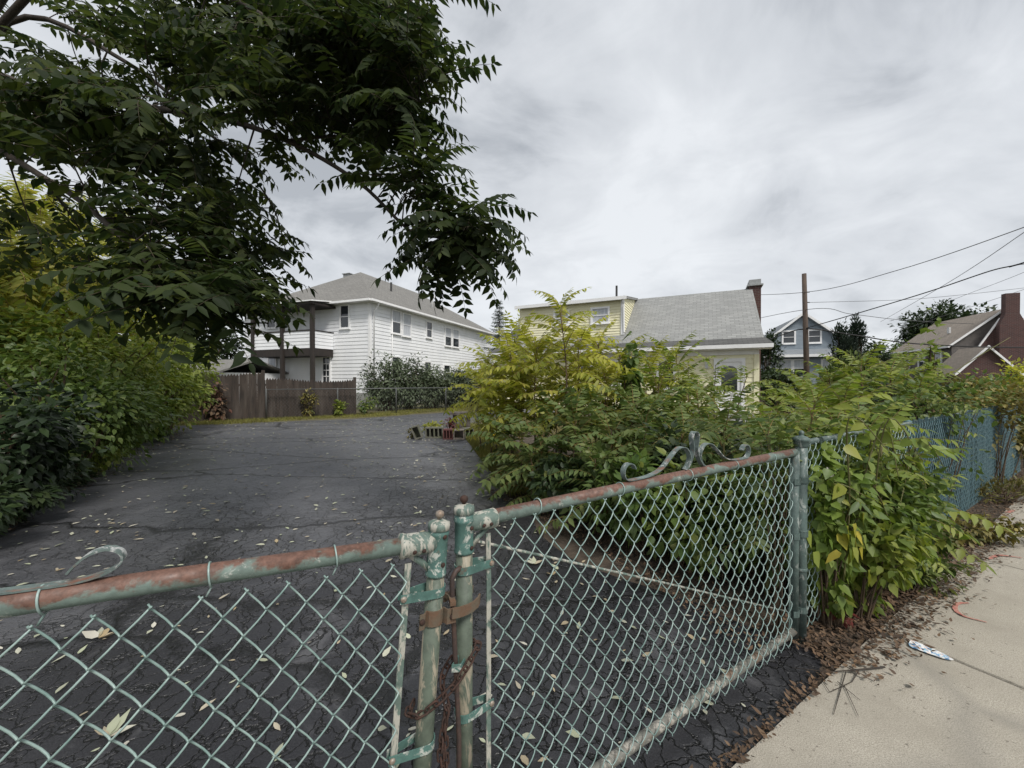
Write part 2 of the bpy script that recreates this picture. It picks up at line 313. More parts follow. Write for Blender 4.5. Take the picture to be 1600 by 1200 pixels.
class MB:
    def __init__(s): s.v = []; s.f = []; s.uv = []; s.has_uv = False
    def add(s, vs, fs, uvs=None):
        o = len(s.v); s.v += [tuple(x) for x in vs]
        for i, f in enumerate(fs):
            s.f.append(tuple(o + j for j in f))
            s.uv.append(uvs[i] if uvs else None)
        if uvs: s.has_uv = True
        return s
    def poly(s, pts, uvdir=None):
        pts = [Vector(p) for p in pts]; uvs = None
        if uvdir is not None:
            nrm = (pts[1] - pts[0]).cross(pts[2] - pts[0]).normalized(); a = Vector(uvdir).normalized(); bb = nrm.cross(a)
            if bb.z < 0: bb = -bb
            uvs = [[(p.dot(a), p.dot(bb)) for p in pts]]
        return s.add(pts, [tuple(range(len(pts)))], uvs)
    def hexa(s, c, uv=False):      # 8 corners: bottom 4 (ccw), top 4
        c = [Vector(x) for x in c]
        for f in ((3, 2, 1, 0), (4, 5, 6, 7), (0, 1, 5, 4), (1, 2, 6, 5), (2, 3, 7, 6), (3, 0, 4, 7)):
            q = [c[i] for i in f]
            if uv:
                d = (q[1] - q[0]); s.poly(q, d if abs(d.z) < 1e-4 else (q[2] - q[1]))
            else: s.add(q, [(0, 1, 2, 3)])
        return s
    def box(s, c, d, n, sx, sy, z0, z1, uv=False):   # centre (x,y), d / n 2-D unit axes, half sizes
        d = Vector((d[0], d[1], 0)); n = Vector((n[0], n[1], 0)); c = Vector((c[0], c[1], 0))
        q = [c - d * sx - n * sy, c + d * sx - n * sy, c + d * sx + n * sy, c - d * sx + n * sy]
        if d.cross(n).z < 0: q = q[::-1]
        return s.hexa([Vector((p.x, p.y, z0)) for p in q] + [Vector((p.x, p.y, z1)) for p in q], uv)
    def tube(s, pts, r, sides=6, cap=True):
        pts = [Vector(p) for p in pts]; n = len(pts)
        if isinstance(r, (int, float)): r = [r] * n
        t0 = (pts[1] - pts[0]).normalized(); ref = Vector((0, 0, 1)) if abs(t0.z) < .9 else Vector((1, 0, 0))
        a = t0.cross(ref).normalized(); vs = []
        for i, p in enumerate(pts):
            t = (pts[min(i + 1, n - 1)] - pts[max(i - 1, 0)]).normalized()
            a = (a - t * a.dot(t)).normalized(); bq = t.cross(a)
            for j in range(sides):
                an = 2 * math.pi * j / sides; vs.append(p + (a * math.cos(an) + bq * math.sin(an)) * r[i])
        fs = [(i * sides + j, i * sides + (j + 1) % sides, (i + 1) * sides + (j + 1) % sides, (i + 1) * sides + j) for i in range(n - 1) for j in range(sides)]
        if cap: fs += [tuple(range(sides))[::-1], tuple((n - 1) * sides + j for j in range(sides))]
        return s.add(vs, fs)
    def lathe(s, base, axis, prof, sides=16):   # prof: (distance along axis, radius)
        axis = Vector(axis).normalized(); return s.tube([Vector(base) + axis * h for h, _ in prof], [max(r, 1e-4) for _, r in prof], sides)
    def ribbon(s, pts, wdir, hw, th):           # flat bar swept along pts, width along wdir
        pts = [Vector(p) for p in pts]; wd = Vector(wdir).normalized(); vs = []; n = len(pts)
        for i, p in enumerate(pts):
            t = (pts[min(i + 1, n - 1)] - pts[max(i - 1, 0)]).normalized(); b = t.cross(wd).normalized()
            vs += [p - wd * hw - b * th, p + wd * hw - b * th, p + wd * hw + b * th, p - wd * hw + b * th]
        fs = [(i * 4 + j, i * 4 + (j + 1) % 4, (i + 1) * 4 + (j + 1) % 4, (i + 1) * 4 + j) for i in range(n - 1) for j in range(4)]
        fs += [(3, 2, 1, 0), tuple((n - 1) * 4 + j for j in range(4))]
        return s.add(vs, fs)
    def mesh(s, name, mat, smooth=False):
        me = bpy.data.meshes.new(name); me.from_pydata(s.v, [], s.f)
        if s.has_uv:
            ul = me.uv_layers.new(name='UVMap'); i = 0
            for f, u in zip(s.f, s.uv):
                for j in range(len(f)):
                    ul.data[i].uv = u[j] if u else (s.v[f[j]][0], s.v[f[j]][1]); i += 1
        me.materials.append(MATS[mat])
        if smooth: me.polygons.foreach_set('use_smooth', [True] * len(me.polygons))
        me.update(); return me
    def build(s, name, mat, parent=None, smooth=False, base=None):
        me = s.mesh(name, mat, smooth); o = bpy.data.objects.new(name, me)
        if base is not None:
            b = Vector(base); me.transform(Matrix.Translation(-b)); o.location = b
        link(o, parent)
        if base is not None: WM[o.name] = Matrix.Translation(Vector(base))
        return o

def np_mesh(name, V, Fc, mats, mi=None):
    me = bpy.data.meshes.new(name); nv = len(V); nf = len(Fc)
    me.vertices.add(nv); me.vertices.foreach_set('co', np.ascontiguousarray(V, np.float32).ravel())
    me.loops.add(3 * nf); me.loops.foreach_set('vertex_index', np.ascontiguousarray(Fc, np.int32).ravel())
    me.polygons.add(nf); me.polygons.foreach_set('loop_start', np.arange(0, 3 * nf, 3, dtype=np.int32))
    for mm in mats: me.materials.append(MATS[mm])
    if mi is not None: me.polygons.foreach_set('material_index', np.ascontiguousarray(mi, np.int32))
    me.update(calc_edges=True); return me

# leaf templates: V, tri F, material index ------------------------------------------
def leaf_tpl(width=.5, fold=.12, droop=.15, belly=.45):
    w = width / 2
    def zc(x): return -droop * x * x
    V = np.array([(0, 0, 0), (belly * .55, w * .8, fold * w + zc(.2)), (belly * .55, 0, zc(.2)), (belly * .55, -w * .8, fold * w + zc(.2)),
                  (belly + .15, w, fold * w + zc(.6)), (belly + .15, 0, zc(.6)), (belly + .15, -w, fold * w + zc(.6)), (1, 0, zc(1))], float)
    Fc = np.array([(0, 2, 1), (0, 3, 2), (2, 5, 4), (2, 4, 1), (3, 6, 5), (3, 5, 2), (5, 7, 4), (6, 7, 5)])
    return V, Fc
def bent_leaf(width, fold, droop): return leaf_tpl(width, fold, droop)
def frame(d, up):          # arrays (K,3): x along d, z near up
    d = d / np.linalg.norm(d, axis=1, keepdims=True); y = np.cross(up, d); ny = np.linalg.norm(y, axis=1, keepdims=True); ny[ny < 1e-6] = 1
    y = y / ny; z = np.cross(d, y); return np.stack([d, y, z], axis=2)     # columns
def scatter(tpl, pos, d, up, size):
    V, Fc = tpl[0], tpl[1]; K = len(pos); M = frame(np.asarray(d, float), np.asarray(up, float))
    W = np.einsum('kij,nj->kni', M, V) * np.asarray(size).reshape(K, 1, -1) + np.asarray(pos)[:, None, :]
    FF = Fc[None] + (np.arange(K) * len(V))[:, None, None]
    return W.reshape(-1, 3), FF.reshape(-1, 3)
def merge(parts):
    Vs, Fs, Ms, o = [], [], [], 0
    for V, Fc, mi in parts:
        Vs.append(V); Fs.append(Fc + o); Ms.append(np.full(len(Fc), mi) if np.isscalar(mi) else mi); o += len(V)
    return np.concatenate(Vs), np.concatenate(Fs), np.concatenate(Ms)
def frond_tpl(npair=9, rise=.12, droop=.45, ll=.17, lw=.34, seed=0, side_droop=.25, sweep=.5):
    r = np.random.RandomState(seed)
    def p(a): return np.array([a * (1 - .12 * droop * a), .03 * math.sin(a * 3 + seed), rise * a - droop * a * a])
    L1 = leaf_tpl(lw, .25, .22, .32); pos = []; ds = []; ups = []; sz = []
    for kk in range(npair):
        a = .17 + .80 * kk / (npair - 1)
        for sgn in (1, -1):
            aa = a + .01 * r.randn(); t = p(min(aa + .02, 1)) - p(aa - .02); t /= np.linalg.norm(t)
            side = np.array([0, sgn, 0]); up = np.cross(t, [0, 1, 0]); up = -up if up[2] < 0 else up
            d = side * 1.0 + t * (sweep + .18 * r.randn()) - up * (side_droop + .15 * r.randn())
            pos.append(p(aa)); ds.append(d); ups.append(up + .25 * r.randn(3)); sz.append(ll * (.62 + .5 * math.sin(math.pi * (.12 + .78 * (1 - a)))) * (1 + .1 * r.randn()))
    t = p(1) - p(.95); pos.append(p(1)); ds.append(t); ups.append([0, 0, 1]); sz.append(ll * .7)
    V1, F1 = scatter(L1, np.array(pos), np.array(ds), np.array(ups, float), np.array(sz))
    b = MB(); b.tube([p(a) for a in np.linspace(0, 1, 6)], [.009, .008, .007, .006, .004, .002], 3, False)
    V2 = np.array(b.v); F2 = np.array([q for f in b.f for q in ((f[0], f[1], f[2]), (f[0], f[2], f[3]))])
    return merge([(V1, F1, 0), (V2, F2, 1)])
FROND = [frond_tpl(8, .15, .45, .20, .42, 1), frond_tpl(9, .25, .75, .19, .40, 2), frond_tpl(8, .05, .25, .20, .44, 3), frond_tpl(9, .35, .6, .19, .40, 4, .4)]
FRONDN = [frond_tpl(11, .22, .5, .20, .30, 11, .30, .45), frond_tpl(10, .35, .8, .21, .30, 12, .35, .5), frond_tpl(12, .10, .35, .19, .30, 13, .25, .4)]
BROAD = leaf_tpl(.62, .3, .25, .30); OVAL = leaf_tpl(.5, .25, .2, .36); NARROW = leaf_tpl(.28, .3, .2, .36)
HEART = leaf_tpl(.78, .25, .3, .22); NEEDLE = (np.array([(0, .06, 0), (0, -.06, 0), (1, 0, 0), (.45, 0, .12)]), np.array([(0, 1, 3), (0, 3, 2), (1, 2, 3)]))
def scatter_frond(tpls, pos, d, up, size, rs):
    parts = []; idx = rs.randint(len(tpls), size=len(pos))
    for i, tp in enumerate(tpls):
        s = idx == i
        if not s.any(): continue
        V, Fc = scatter(tp, pos[s], d[s], up[s], np.asarray(size)[s]); parts.append((V, Fc, np.tile(tp[2], s.sum())))
    return merge(parts)
def obj_np(name, V, Fc, mats, mi, parent=None, base=None):
    V = np.asarray(V)
    if base is not None: V = V - np.array(base)
    o = bpy.data.objects.new(name, np_mesh(name, V, Fc, mats, mi))
    if base is not None: o.location = base
    link(o, parent)
    if base is not None: WM[o.name] = Matrix.Translation(Vector(base))
    return o
FM = {}
def frond_meshes(tpls, key, leafm, rach='rachis'):
    if (key, leafm) not in FM: FM[(key, leafm)] = [np_mesh('compound_leaf', t[0], t[1], [leafm, rach], t[2]) for t in tpls]
    return FM[(key, leafm)]
def leaf_mesh(tpl, key, leafm):
    if (key, leafm) not in FM: FM[(key, leafm)] = [np_mesh('leaf', tpl[0], tpl[1], [leafm])]
    return FM[(key, leafm)][0]
def place(me, name, parent, pos, d, up, s):
    fr = frame(np.array([d], float), np.array([up], float))[0] * s
    m4 = Matrix(((*fr[0], pos[0]), (*fr[1], pos[1]), (*fr[2], pos[2]), (0, 0, 0, 1)))
    o = bpy.data.objects.new(name, me); C.objects.link(o)
    if parent is not None: o.parent = parent; o.matrix_parent_inverse = wmat(parent).inverted()
    o.matrix_basis = m4
    return o
def inpoly(pt, poly):
    x, y = pt; c = False; j = len(poly) - 1
    for i in range(len(poly)):
        xi, yi = poly[i]; xj, yj = poly[j]
        if (yi > y) != (yj > y) and x < (xj - xi) * (y - yi) / (yj - yi) + xi: c = not c
        j = i
    return c
def curve_pts(pts, n=6):      # Catmull-Rom
    pts = [Vector(p) for p in pts]; q = [pts[0] * 2 - pts[1]] + pts + [pts[-1] * 2 - pts[-2]]; o = []
    for i in range(1, len(q) - 2):
        for j in range(n):
            t = j / n; a, b, c, d = q[i - 1:i + 3]
            o.append(.5 * ((2 * b) + (c - a) * t + (2 * a - 5 * b + 4 * c - d) * t * t + (3 * b - a - 3 * c + d) * t ** 3))
    o.append(pts[-1]); return o

# ================================================================== SETTING
def sheet(name, pts, z, mat, kind='structure'):
    c = MB(); c.poly([(p[0], p[1], z) for p in pts]); o = c.build(name, mat); o['kind'] = kind; return o
GR = 900
gm = MB(); gx = [-GR, -200, -60, -20, 0, 20, 60, 200, GR]
for i in range(8):
    for j in range(8): gm.poly([(gx[i], gx[j], -.03), (gx[i + 1], gx[j], -.03), (gx[i + 1], gx[j + 1], -.03), (gx[i], gx[j + 1], -.03)])
ground = gm.build('ground', 'ground_soil'); ground['kind'] = 'structure'
# driveway outline in the street frame (t along the fence, n towards the street)
def wob(a, b, n, amp, rs):
    o = []
    for i in range(n):
        f = i / n; o.append((a[0] + (b[0] - a[0]) * f + rs.randn() * amp, a[1] + (b[1] - a[1]) * f + rs.randn() * amp))
    return o
rs = np.random.RandomState(3)
DT = wob((-.05, .14), (-.35, .196), 4, .008, rs) + wob((-.35, .198), (-5.1, .204), 14, .006, rs) + wob((-5.0, .2), (-5.0, -7), 14, .05, rs) + wob((-5.0, -7), (-5.7, -15.7), 14, .06, rs) + \
     wob((-5.7, -15.7), (-.1, -15.2), 10, .08, rs) + wob((-.1, -15.2), (5.2, -16.3), 10, .08, rs) + [(13, -17.5), (13.5, -13)] + wob((5.5, -12.5), (2.8, -11), 5, .06, rs) + \
     wob((2.8, -11), (1.43, -7.7), 7, .04, rs) + wob((1.43, -7.7), (.05, -3.4), 9, .04, rs) + wob((.05, -3.4), (-.5, -1.5), 7, .03, rs) + wob((-.5, -1.5), (-.10, -.12), 6, .03, rs)
DW = [tuple(F(t, n)[:2]) for t, n in DT]
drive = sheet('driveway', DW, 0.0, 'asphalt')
# planting bed to the right of the drive, soil strip along the pavement, lawn behind the fence
sheet('planting_bed', [F(*p)[:2] for p in [(-.6, -1.4), (-.4, .2), (-.1, .205), (13, .205), (30, .205), (30, -5), (6, -5.5), (5.4, -12.4), (2.6, -11.2), (1.2, -7.7), (-.1, -3.4)]], -.012, 'soil')
sheet('lawn', [F(*p)[:2] for p in [(3.2, -4.0), (30, -4.0), (30, -30), (13.6, -30), (13.6, -13), (5.6, -12.4)]], -.006, 'lawn_soil')
sheet('grass_strip', [F(*p)[:2] for p in [(-8, -15.3), (5, -14.5), (13, -17), (13, -20), (-8, -20)]], -.008, 'lawn_soil')
# pavement: bed with slabs
base = MB(); base.poly([F(-14, .19, -.014), F(-14, 2.1, -.014), F(34, 2.1, -.014), F(34, .19, -.014)]); sw = base.build('sidewalk', 'soil'); sw['kind'] = 'structure'
joints = [.49 + 1.74 * i for i in range(-8, 19)]
joints[8] = .49; joints[9] = 2.42; joints[10] = 3.97
for a, bq in zip(joints[:-1], joints[1:]):
    if a < -9: continue
    q = MB(); g = .0105; dz = random.uniform(-.003, .003); e = .004
    lo = [F(a + g, .20), F(bq - g, .20), F(bq - g, 1.98), F(a + g, 1.98)]; hi = [F(a + g + e, .20 + e), F(bq - g - e, .20 + e), F(bq - g - e, 1.98 - e), F(a + g + e, 1.98 - e)]
    q.hexa([(p.x, p.y, -.05) for p in lo][::-1] + [(p.x, p.y, .006 + dz) for p in lo][::-1])
    q.f.pop(1); q.uv.pop(1)
    for i in range(4):
        j = (i + 1) % 4; q.poly([(lo[i].x, lo[i].y, .006 + dz), (lo[j].x, lo[j].y, .006 + dz), (hi[j].x, hi[j].y, .014 + dz), (hi[i].x, hi[i].y, .014 + dz)][::-1])
    q.poly([(p.x, p.y, .014 + dz) for p in hi][::-1])
    q.build('slab', 'concrete', sw)
kb = MB()
for i in range(14):
    kb.box(F(-14 + 3.4 * i, 2.06)[:2], U, NN, 1.69, .07, -.14, .02)
ko = kb.build('kerb', 'kerb_stone'); ko['kind'] = 'structure'
rd = sheet('road', [F(*p)[:2] for p in [(-60, 2.1), (-60, 10), (90, 10), (90, 2.1)]], -.026, 'road_tar')
# the ground is cut lower under the road only by its own sheet; painted utility marks on the slabs
def stroke(px, wd, z=.0195):
    pts = [gnd(*p) for p in px]; pts = curve_pts(pts, 8); n = len(pts); c = MB()
    L = []; Rr = []
    for i, p in enumerate(pts):
        t = (pts[min(i + 1, n - 1)] - pts[max(i - 1, 0)]).normalized(); s = Vector((-t.y, t.x, 0)); f = wd * (.45 + .55 * math.sin(math.pi * min(1, (i + 1.5) / n * 1.05))) * random.uniform(.75, 1.15)
        L.append(p + s * f); Rr.append(p - s * f)
    for i in range(n - 1):
        c.poly([(L[i].x, L[i].y, z), (Rr[i].x, Rr[i].y, z), (Rr[i + 1].x, Rr[i + 1].y, z), (L[i + 1].x, L[i + 1].y, z)])
    return c.build('paint_mark', 'red_paint', sw)
stroke([(1517, 948), (1500, 949), (1496, 958), (1510, 969), (1546, 979)], .013)
stroke([(1548, 878), (1565, 872), (1600, 876)], .014)
stroke([(1576, 804), (1588, 800)], .02)

# ================================================================== GATES
def wire_mesh(zlo, zhi, A, pz, r, phase, mat, dep=.006):
    """one zigzag wire of chain link, x = along the fence, y = through it, z up"""
    pts = []; z = zlo; n = int((zhi - zlo) / (pz / 2)); prev = None
    for i in range(n + 1):
        sg = 1 if (i + phase) % 2 else -1; zc = zlo + i * pz / 2
        # knuckle: a short bend that passes from front to back
        fr = dep if sg > 0 else -dep
        pts += [(sg * A * .80, -fr * .75, zc - pz * .055), (sg * A * 1.06, 0, zc), (sg * A * .80, fr * .75, zc + pz * .055)]
        if i < n:
            pts += [(sg * A * .3, fr * 1.15, zc + pz * .18), (-sg * A * .3, fr * 1.15, zc + pz * .32)]
    c = MB(); c.tube(pts, r, 5); me = c.mesh('wire', mat, True); return me
def gate_fabric(parent, T, s0, s1, zlo, zhi, mat='wire_coat'):
    A = .0385 / 2; pz = .094; step = .0385
    mm = [wire_mesh(zlo, zhi, A, pz, .0022, ph, mat) for ph in (0, 1)]
    n = int((s1 - s0) / step)
    for i in range(n):
        o = bpy.data.objects.new('wire', mm[i % 2]); C.objects.link(o); o.parent = parent
        o.matrix_parent_inverse = wmat(parent).inverted(); o.matrix_basis = T @ Matrix.Translation((s0 + (i + .5) * step, random.uniform(-.0015, .0015), random.uniform(-.002, .002)))
Z3 = Vector((0, 0, 1))
def Tgate(org, d, tilt=0.0, z0=0.0):
    """local x along the leaf, local y away from the street, local z up"""
    d = Vector((d[0], d[1], 0)); x = d * math.cos(tilt) + Z3 * math.sin(tilt); z = Z3 * math.cos(tilt) - d * math.sin(tilt); y = z.cross(x)
    o = Vector((org[0], org[1], z0)) - z * z0
    return Matrix(((x.x, y.x, z.x, o.x), (x.y, y.y, z.y, o.y), (x.z, y.z, z.z, o.z), (0, 0, 0, 1)))
def tf(T, *p): return T @ Vector(p)
def local_build(c, T, name, mat, parent, smooth=False):
    c.v = [tuple(T @ Vector(v)) for v in c.v]; return c.build(name, mat, parent, smooth)
def bolt(T, parent, p, axis, r=.006, mat='bolt_steel', h=.005):
    c = MB(); c.lathe(p, axis, [(0, r), (h * .6, r), (h, r * .65)], 8); return local_build(c, T, 'bolt', mat, parent, True)
def post_cap(T, parent, r, z, ball):
    c = MB(); c.lathe((0, 0, z), (0, 0, 1), [(-.012, r * 1.02), (-.010, r * 1.16), (0, r * 1.2), (.008, r * 1.17), (.013, r * .7), (.016, r * .3)], 20)
    o = local_build(c, T, 'post_cap', 'bar_paint', parent, True)
    k2 = MB(); k2.lathe((0, 0, z + .014), (0, 0, 1), [(0, .005), (.006, .006), (.009, .0105), (.016, .0125), (.023, .0105), (.027, .003)], 14)
    local_build(k2, T, 'cap_knob', ball, o, True)
def tension_band(T, parent, z, rp, sbar, side, mat='fitting_paint'):
    """strap round the post reaching to the bar at sbar; side = sign of the street face in local y"""
    c = MB(); pts = []
    for i in range(13):
        a = math.pi * (-.5 + i / 12); pts.append((-math.cos(a) * (rp + .003) * (1 if sbar > 0 else -1), math.sin(a) * (rp + .003), z))
    pts = [(sbar + (.012 if sbar > 0 else -.012), -.011, z - .004)] + pts + [(sbar + (.012 if sbar > 0 else -.012), .011, z - .004)]
    c.ribbon(pts, (0, 0, 1), .0115, .0016)
    o = local_build(c, T, 'tension_band', mat, parent)
    cb = MB(); cb.lathe((sbar + (.004 if sbar > 0 else -.004), side * .012, z - .003), (0, side, 0), [(0, .0085), (.004, .0085), (.0075, .005)], 10)
    local_build(cb, T, 'bolt', 'bolt_steel', o, True); return o
def tie(T, parent, s, z, r, side):
    c = MB(); pts = [(s + .004 * math.sin(a), math.cos(a) * (r + .003), z + math.sin(a) * (r + .003)) for a in np.linspace(-2.2, math.pi * 1.55, 20)]
    pts.append((s + .004, side * .004, z - r - .022)); c.tube(pts, .0021, 5); local_build(c, T, 'wire_tie', 'wire_coat', parent, True)

# ---- right leaf
GA = np.array([-.14, 1.118]); RZ = 1.09
TR = Tgate(GA, U); SR = -1      # street side is local -y
gR = thing('chain_link_gate', (GA[0], GA[1], 0), 'green chain link gate leaf with scroll crest, hung on the vine covered post', 'gate')
c = MB(); c.lathe((0, 0, .03), (0, 0, 1), [(0, .0245), (1.085, .0245)], 20); local_build(c, TR, 'free_stile', 'post_paint', gR, True)
c = MB(); c.lathe((2.045, 0, .04), (0, 0, 1), [(0, .0225), (1.06, .0225)], 16); local_build(c, TR, 'hinge_stile', 'hinge_post_paint', gR, True)
c = MB(); c.tube([tf(TR, .085, 0, RZ - .004), tf(TR, .7, 0, RZ + .001), tf(TR, 1.4, 0, RZ + .004), tf(TR, 2.045, 0, RZ + .004)], .0215, 18); c.build('top_rail', 'rail_paint', gR, True)
c = MB(); c.lathe((.03, 0, .075), (1, 0, 0), [(0, .0215), (2.01, .0215)], 16); local_build(c, TR, 'bottom_rail', 'pipe_grey', gR, True)
# tee fitting: collar on the post, socket for the rail
c = MB(); c.lathe((0, 0, 1.0), (0, 0, 1), [(0, .0255), (.001, .0285), (.006, .0292), (.010, .027), (.088, .027), (.092, .0292), (.098, .0292), (.101, .027), (.122, .027)], 20)
fit = local_build(c, TR, 'corner_fitting', 'fitting_paint', gR, True)
c = MB(); c.lathe((.012, 0, RZ - .008), (1, 0, .0), [(0, .024), (.028, .027), (.080, .029), (.088, .0295), (.092, .026), (.093, .022)], 18)
c.ribbon([(.024, 0, 1.012), (.045, 0, 1.035), (.075, 0, 1.058)], (0, 1, 0), .006, .006); local_build(c, TR, 'socket', 'bar_paint', fit, True)
for p in ((.012, -.0245, 1.075), (.012, -.0245, 1.018)): bolt(TR, fit, p, (.4, -1, 0), .0062, 'rust')
for s in (.052, .076): bolt(TR, fit, (s, -.026, RZ - .014), (0, -1, -.35), .006, 'rust')
post_cap(TR, gR, .0255, 1.125, 'rust')
c = MB(); c.ribbon([(.078, -.004, .11), (.078, -.004, .52), (.079, -.004, .9), (.077, -.004, 1.04)], (0, 1, 0), .002, .0075); local_build(c, TR, 'tension_bar', 'bar_paint', gR)
for z in (.955, .53, .18): tension_band(TR, gR, z, .0245, .080, SR)
c = MB(); c.ribbon([(1.985, -.004, .11), (1.985, -.004, 1.04)], (0, 1, 0), .002, .0075); local_build(c, TR, 'tension_bar', 'hinge_post_paint', gR)
for z in (.95, .55, .2): tension_band(TR, gR, z, .0225, -.06, SR) if False else None
c = MB(); c.tube([tf(TR, .02, .006, 1.03), tf(TR, .9, .012, .66), tf(TR, 1.98, .010, .20)], .0045, 8); c.build('truss_rod', 'bar_paint', gR, True)
c = MB(); c.lathe((1.99, .0, .2), (0, 0, 1), [(0, .0), (0, .02), (.035, .02), (.035, 0)], 10); local_build(c, TR, 'truss_clip', 'bar_paint', gR)
gate_fabric(gR, TR @ Matrix.Translation((0, -.020, 0)), .082, 1.99, .036, 1.071)
for s in (.26, .64, 1.06, 1.42, 1.78): tie(TR, gR, s, RZ, .0215, SR)
# hinges round the hinge post
HP = (2.125, 0)
for z in (.93, .62, .18):
    c = MB(); pts = [(2.045 - .03, -.012, z)] + [(2.045 + math.cos(a) * .026, math.sin(a) * .026, z) for a in np.linspace(-2.0, 2.0, 9)] + [(2.015, .012, z)]
    c.ribbon(pts, (0, 0, 1), .017, .002); c.ribbon([(2.065, 0, z)] + [(2.125 + math.cos(a) * .034, math.sin(a) * .034, z) for a in np.linspace(math.pi, -math.pi, 15)], (0, 0, 1), .017, .002)
    local_build(c, TR, 'hinge', 'hinge_post_paint', gR)
# scroll crest
def scroll(T, parent, path, name='scroll'):
    pts = curve_pts([(s, 0, z) for s, z in path], 6); c = MB(); c.ribbon(pts, (0, 1, 0), .0115, .0018); return local_build(c, T, name, 'scroll_paint', parent)
zt = RZ + .0235
def arc(cs, cz, r, a0, a1, n=9, q=1.0): return [(cs + r * math.cos(a) * q, cz + r * math.sin(a)) for a in np.linspace(a0, a1, n)]
pi = math.pi
half = lambda m: [(1.105 + m * (s - 1.105), z) for s, z in
    arc(.690, zt + .036, .032, .25, 1.45 * pi, 9) + [(.72, zt + .003), (.80, zt + .006), (.875, zt + .024), (.935, zt + .066), (.985, zt + .098), (1.03, zt + .100), (1.06, zt + .075), (1.068, zt + .045), (1.052, zt + .016), (1.035, zt + .004)]]
scroll(TR, gR, half(1)); scroll(TR, gR, half(-1))
scroll(TR, gR, [(1.052, zt + .010), (1.075, zt + .04), (1.092, zt + .08), (1.086, zt + .115), (1.083, zt + .14), (1.092, zt + .158), (1.106, zt + .162), (1.121, zt + .156), (1.127, zt + .135), (1.121, zt + .105), (1.118, zt + .08), (1.135, zt + .04), (1.158, zt + .010)], 'crest')
# drop rod and its guides
c = MB(); c.tube([tf(TR, -.012, -.012, .965), tf(TR, -.034, -.020, .962), tf(TR, -.046, -.022, .945), tf(TR, -.047, -.022, .92), tf(TR, -.030, -.030, .5), tf(TR, -.028, -.030, .015)], .0072, 10); c.build('drop_rod', 'rod_dark', gR, True)
c = MB(); pts = [(math.cos(a) * .0265, math.sin(a) * .0265, .70) for a in np.linspace(-.6, 3.6, 12)] + [(-.052, -.035, .70), (-.03, -.045, .70), (-.012, -.03, .70)]
c.ribbon(pts, (0, 0, 1), .011, .0016); local_build(c, TR, 'rod_guide', 'fitting_paint', gR)

# ---- left leaf (sags a little at its free end)
GB = np.array([-.205, 1.06]); LZ = 1.057
TL = Tgate(GB, -U, R(4.3), LZ); SL = 1
gL = thing('chain_link_gate', (GB[0] - .07, GB[1] - .04, 0), 'sagging chain link gate leaf with rusty fork latch on its tilted post', 'gate')
c = MB(); c.lathe((0, 0, .015), (0, 0, 1), [(0, .0245), (1.075, .0245)], 20); local_build(c, TL, 'free_stile', 'post_paint', gL, True)
c = MB(); c.lathe((1.95, 0, .06), (0, 0, 1), [(0, .0225), (1.05, .0225)], 14); local_build(c, TL, 'hinge_stile', 'hinge_post_paint', gL, True)
c = MB(); c.tube([tf(TL, .085, 0, LZ), tf(TL, .6, 0, LZ + .002), tf(TL, 1.2, 0, LZ - .002), tf(TL, 1.95, 0, LZ)], .0215, 18); c.build('top_rail', 'rail_paint', gL, True)
c = MB(); c.lathe((.03, 0, .07), (1, 0, 0), [(0, .0215), (1.9, .0215)], 14); local_build(c, TL, 'bottom_rail', 'pipe_grey', gL, True)
c = MB(); c.lathe((0, 0, .965), (0, 0, 1), [(0, .0255), (.001, .0285), (.006, .0292), (.010, .027), (.108, .027), (.112, .0292), (.118, .0292), (.121, .027), (.142, .027)], 20)
fit = local_build(c, TL, 'corner_fitting', 'fitting_paint', gL, True)
c = MB(); c.lathe((.012, 0, LZ), (1, 0, 0), [(0, .026), (.028, .029), (.080, .030), (.086, .0325), (.092, .0325), (.096, .022)], 18)
c.ribbon([(.022, 0, .985), (.045, 0, 1.008), (.075, 0, 1.03)], (0, 1, 0), .006, .008); local_build(c, TL, 'socket', 'bar_paint', fit, True)
for p in ((-.008, .0255, 1.075), (-.008, .0255, 1.0)): bolt(TL, fit, p, (-.3, 1, 0), .0066, 'rust')
for s in (.048, .073): bolt(TL, fit, (s, .0265, LZ - .010), (0, 1, -.35), .006, 'rust')
post_cap(TL, gL, .0255, 1.10, 'bolt_steel')
c = MB(); c.ribbon([(.083, .004, .1), (.083, .004, .5), (.081, .004, 1.01)], (0, 1, 0), .002, .0085); local_build(c, TL, 'tension_bar', 'bar_paint', gL)
for z in (.925, .515, .17): tension_band(TL, gL, z, .0245, .085, SL)
gate_fabric(gL, TL @ Matrix.Translation((0, .020, 0)), .088, 1.9, .03, 1.036)
for s in (.26, .50, .735, 1.1): tie(TL, gL, s, LZ, .0215, SL)
zt = LZ + .0235
pth = [(1.2, zt), (.9, zt + .001), (.74, zt), (.69, zt + .002), (.655, zt + .012), (.637, zt + .029), (.641, zt + .046), (.66, zt + .055), (.683, zt + .048), (.70, zt + .031), (.708, zt + .019)]
scroll(TL, gL, pth)
